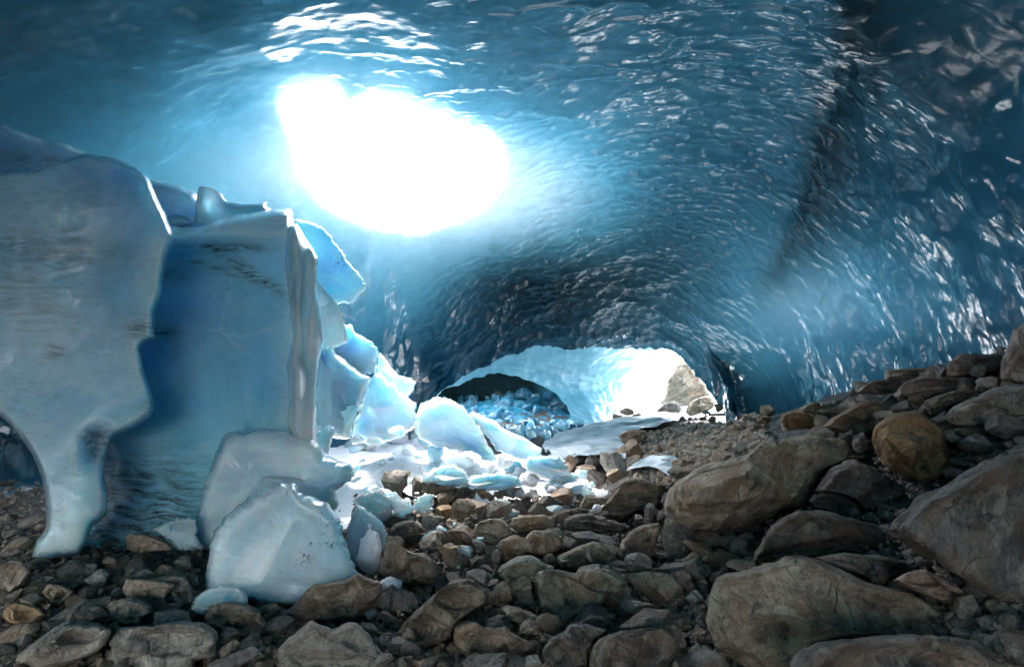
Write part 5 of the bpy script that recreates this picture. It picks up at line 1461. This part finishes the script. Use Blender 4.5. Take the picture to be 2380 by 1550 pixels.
LIST = [
    (ZA, 600, 1005, 160, 110, 0, 'pale_r', "pale angular stone behind the tan flat-topped block"), (ZA, 640, 1140, 240, 110, -5, 'grey', "smooth grey-brown slab left of the pale streaked rock"),
    (ZA, 430, 1220, 170, 150, 10, 'grey', "blocky grey stone right of the round ochre one"), (ZA, 600, 1225, 220, 110, -20, 'brown', "brown slab tilted against the pale streaked rock"),
    (ZA, 110, 1325, 270, 100, 0, 'brown', "flat brown slab below the round ochre stone"), (ZA, 300, 1300, 130, 120, 0, 'green', "olive stone above the long flat grey slab"),
    (ZA, 1085, 1255, 310, 75, 0, 'grey', "flat grey slab on top of the faceted boulder"), (ZA, 190, 632, 200, 80, 0, 'pale_r', "pale flat stone in the shade left of the ice slab's foot"),
    (ZA, 55, 705, 130, 75, 0, 'grey', "grey stone below the pale flat one at the left edge"), (ZA, 60, 615, 100, 65, 0, 'dark', "dark stone at the left edge under the black gap"),
    (ZA, 250, 672, 65, 48, 0, 'tan', "small tan stone touching the slab's foot on the left"), (ZA, 250, 912, 110, 95, 0, 'brown', "brown stone right of the left-edge boulder's top"),
    (ZA, 700, 887, 115, 65, 0, 'tan', "small tan stone below the dark ice foot"), (ZA, 810, 952, 120, 75, 0, 'grey', "grey stone behind the tan flat-topped block"),
    (ZA, 1030, 932, 120, 85, 0, 'tan', "tan stone under the clear ice fragment"), (ZA, 560, 942, 140, 65, 0, 'green', "flat greenish stone left of centre in the left rubble"),
    (ZA, 490, 1012, 90, 75, 0, 'green', "dark green stone beside the pale angular one"), (ZA, 1160, 905, 120, 85, 0, 'green', "greenish stone left of the front ice dome"),
    (ZA, 1425, 1362, 130, 105, -20, 'dark', "dark stone right of the split faceted boulder"), (ZA, 1575, 1397, 175, 105, -10, 'dark', "dark greenish stone under the round dark brown boulder"),
    (ZA, 1585, 1468, 150, 85, 0, 'green', "flat greenish stone left of the pale lumpy boulder"), (ZA, 1450, 1442, 115, 105, 0, 'brown', "small brown stone beside the faceted boulder's right side"),
    (ZA, 1420, 1530, 350, 90, 0, 'purple', "low reddish-grey rock at the bottom edge, left"), (ZA, 1760, 1300, 190, 100, 15, 'dark', "dark layered slabs left of the striated boulder's foot"),
    (ZA, 500, 1130, 150, 85, 0, 'brown', "reddish-brown stone left of the smooth grey slab"), (ZA, 195, 1120, 140, 75, 0, 'tan', "tan stone above the round ochre one"),
    (ZA, 90, 1100, 130, 65, 10, 'grey', "grey flat stone at the left edge above the ochre one"), (ZA, 880, 975, 120, 65, 0, 'pale_r', "pale stone behind the tan block's left corner"),
    (ZA, 620, 1078, 100, 65, 0, 'pale_r', "small pale stone below the pale angular one"), (ZA, 390, 972, 160, 65, 0, 'brown', "brown flat stone behind the tan-brown rounded stone"),
    (ZA, 250, 1000, 190, 60, 0, 'green', "long dark green stone right of the left-edge boulder"), (ZA, 130, 1400, 140, 100, 0, 'dark', "dark stone under the flat brown slab"),
    (ZA, 730, 1080, 80, 60, 0, 'pale_r', "little white-grey stone left of the tan block"), (ZA, 1700, 1180, 90, 80, 0, 'dark', "dark stone at the ice dome's foot, left of the striated boulder"),
    (ZA, 120, 780, 180, 90, 10, 'brown', "brown stone in the shade left of the ice slab's foot"), (ZA, 200, 760, 100, 90, 0, 'tan', "tan stone against the ice slab's foot"), (ZA, 60, 830, 150, 60, 5, 'grey', "long grey stone above the left-edge boulder"),
    (ZA, 370, 830, 90, 70, 0, 'tan', "small tan rock in front of the slab's broad foot"), (ZA, 1230, 1010, 60, 60, 0, 'grey', "small grey rock left of the ice dome's edge"),
    (ZB, 430, 400, 175, 180, 20, 'dark', "dark grey pointed rock poking out of the snow"), (ZB, 560, 412, 130, 120, -30, 'dark', "dark rock leaning on the pointed one in the snow"),
    (ZB, 500, 320, 55, 50, 0, 'tan', "tiny tan stone on the snow above the dark rocks"), (ZB, 715, 432, 230, 105, -5, 'brown', "brown boulder at the foot of the low glassy ice block"),
    (ZB, 880, 462, 170, 90, -10, 'dark', "dark grey rock right of the brown boulder at the snow edge"), (ZB, 735, 492, 160, 85, 5, 'brown', "brown slab in front of the brown boulder at the snow edge"),
    (ZB, 750, 570, 130, 115, 0, 'ochre', "rusty rock left of the two tan stones"), (ZB, 850, 570, 155, 145, -20, 'tan', "tan stone lit by the sun, left of a pair"),
    (ZB, 925, 527, 150, 115, -25, 'tan', "brownish tan stone lit by the sun, right of a pair"), (ZB, 1055, 577, 190, 115, 0, 'grey', "grey rock behind the pale rounded boulder"),
    (ZB, 675, 627, 145, 115, 0, 'grey', "grey stone right of the snow clod"), (ZB, 830, 712, 230, 145, 5, 'tan', "tan stone with flat top left of the pale rounded boulder"),
    (ZB, 650, 762, 160, 115, -15, 'tan', "light tan stone below the striped slate rock"), (ZB, 715, 740, 100, 95, -30, 'brown', "brown stone tucked between two tan ones"),
    (ZB, 780, 862, 240, 145, -30, 'brown', "grey-brown slanting rock above the meltwater"), (ZB, 815, 802, 180, 85, -10, 'ochre', "rusty rock behind the slanting one"),
    (ZB, 1055, 872, 85, 125, 0, 'grey', "thin upright stone left of the tall greenish boulder"), (ZB, 1690, 742, 290, 105, 0, 'dark', "dark slab in front of the long straight-topped one"),
    (ZB, 2050, 1012, 300, 255, 10, 'green', "greenish boulder with small stones piled on its right"), (ZB, 1965, 912, 200, 135, 0, 'grey', "grey block behind the greenish boulder with small stones"),
    (ZB, 2020, 600, 95, 165, 0, 'dark', "dark upright stone like a tooth, left of the huge tan boulder"), (ZB, 1955, 620, 60, 90, 10, 'grey', "small upright grey stone beside the tooth-like one"),
    (ZB, 1670, 512, 185, 105, 0, 'brown', "round brown stone below the ice fragments"), (ZB, 1490, 472, 145, 115, -20, 'brown', "brown rock left of the round brown stone"),
    (ZB, 1390, 512, 135, 95, 10, 'dark', "dark rock under the little snow clod"), (ZB, 1705, 362, 155, 135, -15, 'dark', "dark rounded boulder at the right end of the snow edge"),
    (ZB, 1800, 272, 215, 155, -10, 'pale_r', "pale grey-green boulder with a ridged top near the stream"), (ZB, 1815, 332, 135, 105, -10, 'tan', "tan stone in front of the pale grey-green boulder"),
    (ZB, 1530, 267, 75, 115, 25, 'brown', "leaning brown stone at the slab's right tip by the stream"), (ZB, 1570, 235, 90, 60, 0, 'dark', "dark stone at the stream's near edge, left"), (ZB, 1660, 250, 110, 80, 0, 'dark', "dark stone at the stream's near edge, middle"),
    (ZB, 1620, 300, 130, 50, -5, 'brown', "flat brown stone between two dark ones by the stream"), (ZB, 1250, 542, 170, 85, -15, 'dark', "dark slabs left of the flat clear ice fragment"),
    (ZB, 1090, 1092, 160, 175, -30, 'brown', "brown slab slanting under the tall greenish boulder"), (ZB, 1210, 1215, 260, 90, -12, 'brown', "brown layered slab under the bulging boulder"),
    (ZB, 1110, 1270, 220, 80, -20, 'dark', "dark slab with rusty streak above the stepped brown rock"), (ZB, 1270, 1300, 150, 100, 0, 'brown', "brown block in the dark gap below the bulging boulder"),
    (ZB, 2010, 1250, 370, 125, 0, 'dark', "flat dark brown slab above the wide bottom boulder"), (ZB, 1700, 1230, 330, 85, 5, 'dark', "blue-grey wet slab left of the flat dark brown one"),
    (ZB, 1970, 1165, 230, 70, 5, 'grey', "pale-topped bluish slab above the flat dark brown one"), (ZB, 1840, 1105, 210, 110, 10, 'dark', "dark rock between the bulging boulder and the bluish slab"),
    (ZB, 265, 1320, 140, 100, -20, 'dark', "dark stone above the pale lumpy boulder's right shoulder"), (ZB, 350, 1395, 100, 105, 0, 'grey', "grey stone touching the long tapering boulder's foot"),
    (ZB, 490, 1125, 190, 150, -20, 'dark', "black rock behind the long tapering boulder"), (ZB, 365, 1130, 120, 120, 30, 'dark', "black stone right of the striated boulder"),
    (ZB, 930, 1225, 150, 85, 0, 'dark', "dark block right of the long tapering boulder's top"), (ZB, 2210, 740, 250, 270, 10, 'grey', "grey rounded boulder under the huge tan-brown one's left end"),
    (ZB, 975, 460, 110, 75, 0, 'brown', "brown stone between dark rocks at the flat ice block"), (ZB, 1085, 470, 90, 70, 0, 'grey', "grey stone at the flat ice block's front"), (ZB, 1160, 445, 180, 70, 10, 'brown', "brown flat rock under the dirty snow lump"),
    (ZB, 960, 800, 120, 70, -20, 'grey', "grey stone left of the streaked reddish rock"), (ZB, 990, 1550, 300, 110, 0, 'dark', "dark slab at the bottom edge, centre"), (ZB, 630, 1530, 140, 80, 0, 'dark', "black stone at the bottom edge under the tapering boulder"),
    (ZB, 310, 1530, 200, 80, 10, 'grey', "grey stone at the bottom edge right of the pale lumpy boulder"), (ZB, 460, 1520, 110, 80, 0, 'dark', "small dark stone at the bottom edge, beside the black one"), (ZB, 1270, 1520, 150, 90, 0, 'grey', "grey stone at the bottom edge below the stepped rock"),
    (ZB, 1140, 270, 80, 70, -40, 'dark', "dark snow-capped rock under the milky ice boulder"), (ZB, 1060, 130, 60, 40, -20, 'dark', "dark stone between the milky boulder and the thin slab"), (ZB, 1225, 300, 45, 35, 0, 'grey', "little grey stone on the snow beside the flat slab"),
    (ZB, 1950, 520, 120, 80, 0, 'grey', "grey stone on the shoulder of the rough brown boulder"), (ZB, 2140, 275, 110, 70, 0, 'brown', "brown block by the small cascade"), (ZB, 2215, 325, 160, 75, 0, 'tan', "flat tan stone right of the small cascade"), (ZB, 1940, 275, 80, 50, 0, 'dark', "dark stone left of the small cascade"),
    (ZB, 1910, 180, 180, 150, -20, 'brown', "brown crumbling boulder right of the stream's near edge"),
    (ZC, 300, 810, 220, 130, -5, 'brown', "brown slab under the huge tan-brown boulder's belly"), (ZC, 130, 920, 270, 90, 5, 'dark', "flat dark slab left of the big tan boulder"), (ZC, 1410, 930, 115, 160, 0, 'purple', "small upright grey stone among black slabs on the right"),
    (ZC, 210, 940, 90, 70, 20, 'grey', "small grey stone on the pebbles left of the big tan boulder"), (ZC, 200, 1040, 80, 65, 0, 'grey', "rounded grey pebble left of the big tan boulder"), (ZC, 90, 1085, 80, 60, 0, 'brown', "brown pebble beside the rounded grey one"),
    (ZC, 250, 1110, 110, 70, 0, 'grey', "bluish stone against the big tan boulder's left side"), (ZC, 90, 1400, 190, 230, 0, 'brown', "rounded brown rock left of the big tan boulder at the bottom"), (ZC, 300, 1520, 330, 160, 5, 'dark', "dark rock at the bottom edge left of the big tan boulder"),
    (ZC, 280, 960, 150, 180, 20, 'dark', "dark stone leaning on the big tan boulder's upper left"), (ZC, 600, 900, 330, 90, 10, 'dark', "dark slab behind the top of the big tan boulder"), (ZC, 530, 800, 120, 90, 30, 'dark', "small dark stones under the tan-brown boulder's belly"),
    (ZC, 1200, 235, 150, 60, 0, 'ochre', "orange slab wedged beside the ochre boulder"), (ZC, 1880, 85, 100, 90, 0, 'grey', "rounded grey stone in the shade right of the ochre boulder"), (ZC, 2010, 140, 220, 140, 10, 'dark', "dark brown rock right of the ochre boulder"),
    (ZC, 2240, 40, 240, 180, 0, 'dark', "dark rock above the massive ridge boulder at the right edge"), (ZC, 1300, 140, 140, 130, 20, 'purple', "pinkish stone left of the ochre boulder"), (ZC, 510, 190, 110, 80, 20, 'pale_r', "pale stone on the gravel behind the huge tan-brown boulder"),
    (ZC, 2290, 1430, 200, 200, 0, 'dark', "black rock in the bottom right corner"),
    (UC, 2095, 1125, 180, 125, 0, 'purple', "round pinkish stone below the tall purplish boulder"), (UC, 1320, 1232, 140, 110, 10, 'dark', "dark stone left of the mottled boulder"), (UC, 1380, 1240, 170, 70, -10, 'brown', "rusty flat stone left of the mottled boulder"),
    (UC, 1652, 1242, 80, 80, 0, 'ochre', "little bright orange stone on the right bank"), (UC, 1225, 1282, 140, 85, 0, 'grey', "grey stone above the yellowish pointed rock's right"), (UC, 680, 1352, 100, 45, 0, 'ochre', "flat ochre stone at the gravel's top right"),
    (UC, 1560, 1275, 150, 115, 0, 'grey', "grey stone between the mottled and ochre boulders"), (UC, 1890, 1455, 110, 80, 0, 'grey', "grey stone tucked under the long sloping boulder"), (UC, 2040, 1060, 110, 80, 20, 'grey', "bluish flat stone under the pinkish crowning boulder"),
    (UC, 2170, 915, 70, 45, 10, 'pale_r', "white stone on the skyline beside the tall purplish boulder"), (UC, 1800, 1018, 80, 35, 0, 'pale_r', "small pale stone on the skyline left of the pinkish boulder"), (UC, 1330, 1150, 130, 90, 20, 'pale_r', "pale dusty stone on the bank's skyline, left"),
    (UC, 1160, 1250, 90, 70, 0, 'pale_r', "pale rubble stone on the bank below the pale dusty one"), (UC, 1240, 1195, 70, 60, 0, 'grey', "grey stone at the skyline's lower left end"), (UC, 1090, 1265, 90, 50, 0, 'grey', "grey stone behind the yellowish pointed rock"),
    (UC, 1140, 1300, 220, 60, 5, 'dark', "dark flat stone above the brown-grey boulder"), (UC, 1760, 1070, 180, 90, 10, 'purple', "pinkish stone below the small pale skyline stone"), (UC, 1480, 1330, 150, 60, 0, 'tan', "tan flat stone above the ochre boulder"),
    (UC, 2240, 1080, 110, 60, 30, 'dark', "dark stone at the tall purplish boulder's foot"), (UC, 1690, 1420, 130, 130, 0, 'grey', "stone wedged at the ochre boulder's left shoulder"),
]
for r_ in LIST:
    cz, cx, cy, w, h, rot, mat, lab = r_
    rock(cz, cx, cy, w, h, rot, mat, lab)

# smaller stones that fill the gaps, one by one
def covered(x, y, f=0.85):
    for (a, b_, c, d_) in ROCK_ELL:
        if ((x - a) / c) ** 2 + ((y - b_) / d_) ** 2 < f:
            return True
    for p_ in ICE_POLYS:
        if inside(np.array([x]), np.array([y]), p_)[0]:
            return True
    return False


ZONES = [
    ([(0, 1290), (330, 1290), (450, 1290), (470, 1380), (440, 1460), (420, 1550), (0, 1550)], 60, (16, 46), "small rounded stone in the dim rubble at the left foreground", "small stones in the left foreground rubble"),
    ([(0, 1070), (100, 1110), (80, 1290), (0, 1300)], 18, (10, 30), "small dark stone in the shade behind the ice slab's foot", "small stones left of the ice slab's foot"),
    ([(880, 1140), (1400, 1150), (1560, 1130), (1560, 1250), (1400, 1330), (900, 1350)], 60, (14, 40), "small brownish stone between the lit boulders in the middle", "small stones between the middle boulders"),
    ([(560, 1400), (900, 1340), (1500, 1330), (1660, 1300), (1700, 1550), (560, 1550)], 36, (18, 48), "small dark stone in the gaps of the front boulders", "small stones in the front gaps"),
    ([(1640, 1150), (1740, 1230), (1800, 1290), (1690, 1330), (1600, 1330)], 12, (14, 36), "small stone on the pebbly patch left of the big tan boulder", "small stones on the right pebbly patch"),
    ([(1850, 960), (2150, 900), (2340, 850), (2380, 1000), (2200, 1080), (1900, 1060)], 34, (14, 40), "small stone between the boulders of the right bank", "small stones on the right bank"),
]
ZONES = [
    ([(880, 1150), (1400, 1160), (1560, 1140), (1560, 1250), (1420, 1330), (900, 1350)], 28, (40, 85), "mid-sized angular rock wedged between the larger middle boulders", "wedged rocks among the middle boulders"),
    ([(560, 1400), (900, 1340), (1500, 1330), (1660, 1300), (1700, 1550), (560, 1550)], 20, (45, 95), "mid-sized dark rock wedged between the front boulders", "wedged rocks among the front boulders"),
    ([(1850, 970), (2150, 910), (2340, 860), (2380, 1000), (2380, 1100), (2200, 1080), (1900, 1060)], 28, (40, 90), "mid-sized angular rock in the pile on the right bank", "wedged rocks on the right bank"),
    ([(1560, 1240), (1900, 1230), (2250, 1180), (2380, 1300), (2300, 1480), (1650, 1480), (1600, 1350)], 20, (40, 95), "mid-sized dark rock in the gaps of the lower right boulders", "wedged rocks at the lower right"),
    ([(0, 1300), (420, 1300), (450, 1550), (0, 1550)], 20, (38, 75), "mid-sized stone among the left foreground rocks", "wedged stones in the left foreground"),
] + ZONES
MATS = ['grey', 'brown', 'tan', 'green', 'dark', 'pale_r', 'purple']
rng = np.random.default_rng(23)
stone_meshes = {}
COLOUR = {'grey': 'grey', 'brown': 'brown', 'tan': 'tan', 'green': 'greenish', 'dark': 'dark', 'pale_r': 'pale', 'purple': 'pinkish'}
for m in MATS:
    for k in range(4):
        me = blob_mesh("stone", (1, rng.uniform(.65, .95), rng.uniform(.45, .75)), 600 + len(stone_meshes), 3, 10, .36, .82, .05, .035, None, 0.02, True, 0.22, 28)
        me.materials.append(M[m])
        stone_meshes[(m, k)] = me
for poly, n, (s0, s1), lab, grp in ZONES:
    A = np.array(poly)
    got = tries = 0
    while got < n and tries < n * 40:
        tries += 1
        x, y = rng.uniform(A[:, 0].min(), A[:, 0].max()), rng.uniform(A[:, 1].min(), A[:, 1].max())
        if not inside(np.array([x]), np.array([y]), poly)[0] or covered(x, y):
            continue
        s_ = s0 * (s1 / s0) ** rng.random() ** 1.5
        d_, g_ = ground_hit(x, min(y + s_ * 0.3, 1600))
        r_ = s_ / 2 * d_ / F
        mm = MATS[int(rng.choice(7, p=[.25, .22, .14, .12, .14, .08, .05]))]
        mid_ = s0 > 30
        o = link("rock" if mid_ else "stone", stone_meshes[(mm, int(rng.integers(4)))], loc=(g_[0], g_[1], g_[2] + r_ * 0.35))
        o.scale = (r_ * 1.1, r_ * 1.1, r_ * 1.1)
        o.rotation_euler = (rng.uniform(-.4, .4), rng.uniform(-.4, .4), rng.uniform(0, 6.28))
        size_w = "mid-sized" if mid_ else "tiny" if s_ < 18 else "small"
        tag(o, beside(f"{size_w} {COLOUR[mm]} {'rock' if mid_ else 'stone'}", x, y, KNOWN_ROCK), "rock" if mid_ else "stone", grp)
        got += 1

# loose gravel, too much to count
def gravel(name, n, region, smin, smax, mat, seed, label_kind='stuff', zoff=-0.07):
    rng = np.random.default_rng(seed)
    V0_, F0_ = ICO[1]
    shapes = []
    for k in range(8):
        pl = []
        for _ in range(6):
            nn = rng.normal(size=3); nn /= np.linalg.norm(nn)
            pl.append((nn, rng.uniform(.45, .85)))
        shapes.append(chop(V0_ * np.array([1, rng.uniform(.7, 1), rng.uniform(.45, .8)]), pl))
    xy = region(rng, n)
    n = len(xy)
    s = smin * (smax / smin) ** (rng.random(n) ** 2.2)
    z = ground_z(xy[:, 0], xy[:, 1]) + s * rng.uniform(-0.1, 0.5, n) + zoff
    VV, FF, RC = [], [], []
    for i in range(n):
        R_ = rand_rot(rng) if rng.random() < .5 else np.array([[math.cos(a := rng.random() * 6.28), -math.sin(a), 0], [math.sin(a), math.cos(a), 0], [0, 0, 1]])
        sh = shapes[int(rng.integers(8))] * s[i]
        VV.append(sh @ R_.T + np.array([xy[i, 0], xy[i, 1], z[i]]))
        FF.append(F0_ + i * len(V0_))
        RC.append(sh + rng.uniform(0, 60, 3))
    V_ = np.concatenate(VV)
    me = make_mesh(name, V_, [np.concatenate(FF)], False, {'rc': np.concatenate(RC)})
    o = link(name, me, M[mat], kind=label_kind)
    return o


def region_px(poly):
    A = np.array(poly, float)
    def f(rng, n):
        out = []
        while len(out) < n:
            x, y = rng.uniform(A[:, 0].min(), A[:, 0].max()), rng.uniform(A[:, 1].min(), A[:, 1].max())
            if inside(np.array([x]), np.array([y]), poly)[0]:
                r = (x - CX) / F * RGT - (y - CY) / F * UPV + FWD
                t = (CAM[2]) / max(-r[2], 1e-3)
                d = t
                for _ in range(14):
                    p = CAM + d * r
                    d = d + (p[2] - ground_z(p[0], p[1])) / (0.35 - r[2])
                p = CAM + d * r
                if 1 < d < 30:
                    out.append(p[:2])
        return np.array(out)
    return f


def region_xy(x0, x1, y0, y1):
    return lambda rng, n: np.stack([rng.uniform(x0, x1, n), rng.uniform(y0, y1, n)], -1)


gravel("gravel", 5200, region_px([(-60, 1080), (110, 1100), (330, 1250), (900, 1150), (1300, 1130), (1640, 1080), (1640, 1600), (-60, 1600)]), 0.012, 0.05, 'grey', 1)
gravel("gravel", 2600, region_px([(-60, 1080), (110, 1100), (330, 1280), (900, 1180), (1300, 1150), (1640, 1080), (1640, 1600), (-60, 1600)]), 0.012, 0.055, 'brown', 2)
gravel("fine_gravel", 9000, region_px([(-60, 1100), (110, 1110), (330, 1280), (900, 1180), (1300, 1150), (1640, 1090), (1900, 1100), (2420, 1000), (2440, 1600), (-60, 1600)]), 0.006, 0.024, 'grey', 6)
gravel("gravel_slope", 3600, region_px([(1440, 1020), (1500, 1000), (1590, 985), (1660, 965), (1730, 965), (1790, 985), (1780, 1030), (1700, 1075), (1600, 1110), (1480, 1100), (1450, 1060)]), 0.02, 0.11, 'grey', 3)
gravel("gravel_slope", 1100, region_px([(1440, 1020), (1500, 1000), (1590, 985), (1660, 965), (1730, 965), (1790, 985), (1780, 1030), (1700, 1075), (1600, 1110), (1480, 1100), (1450, 1060)]), 0.03, 0.13, 'brown', 4)
gravel("bank_gravel", 1500, region_px([(1600, 1150), (1900, 960), (2200, 900), (2440, 820), (2440, 1600), (1600, 1600)]), 0.015, 0.07, 'grey', 5)
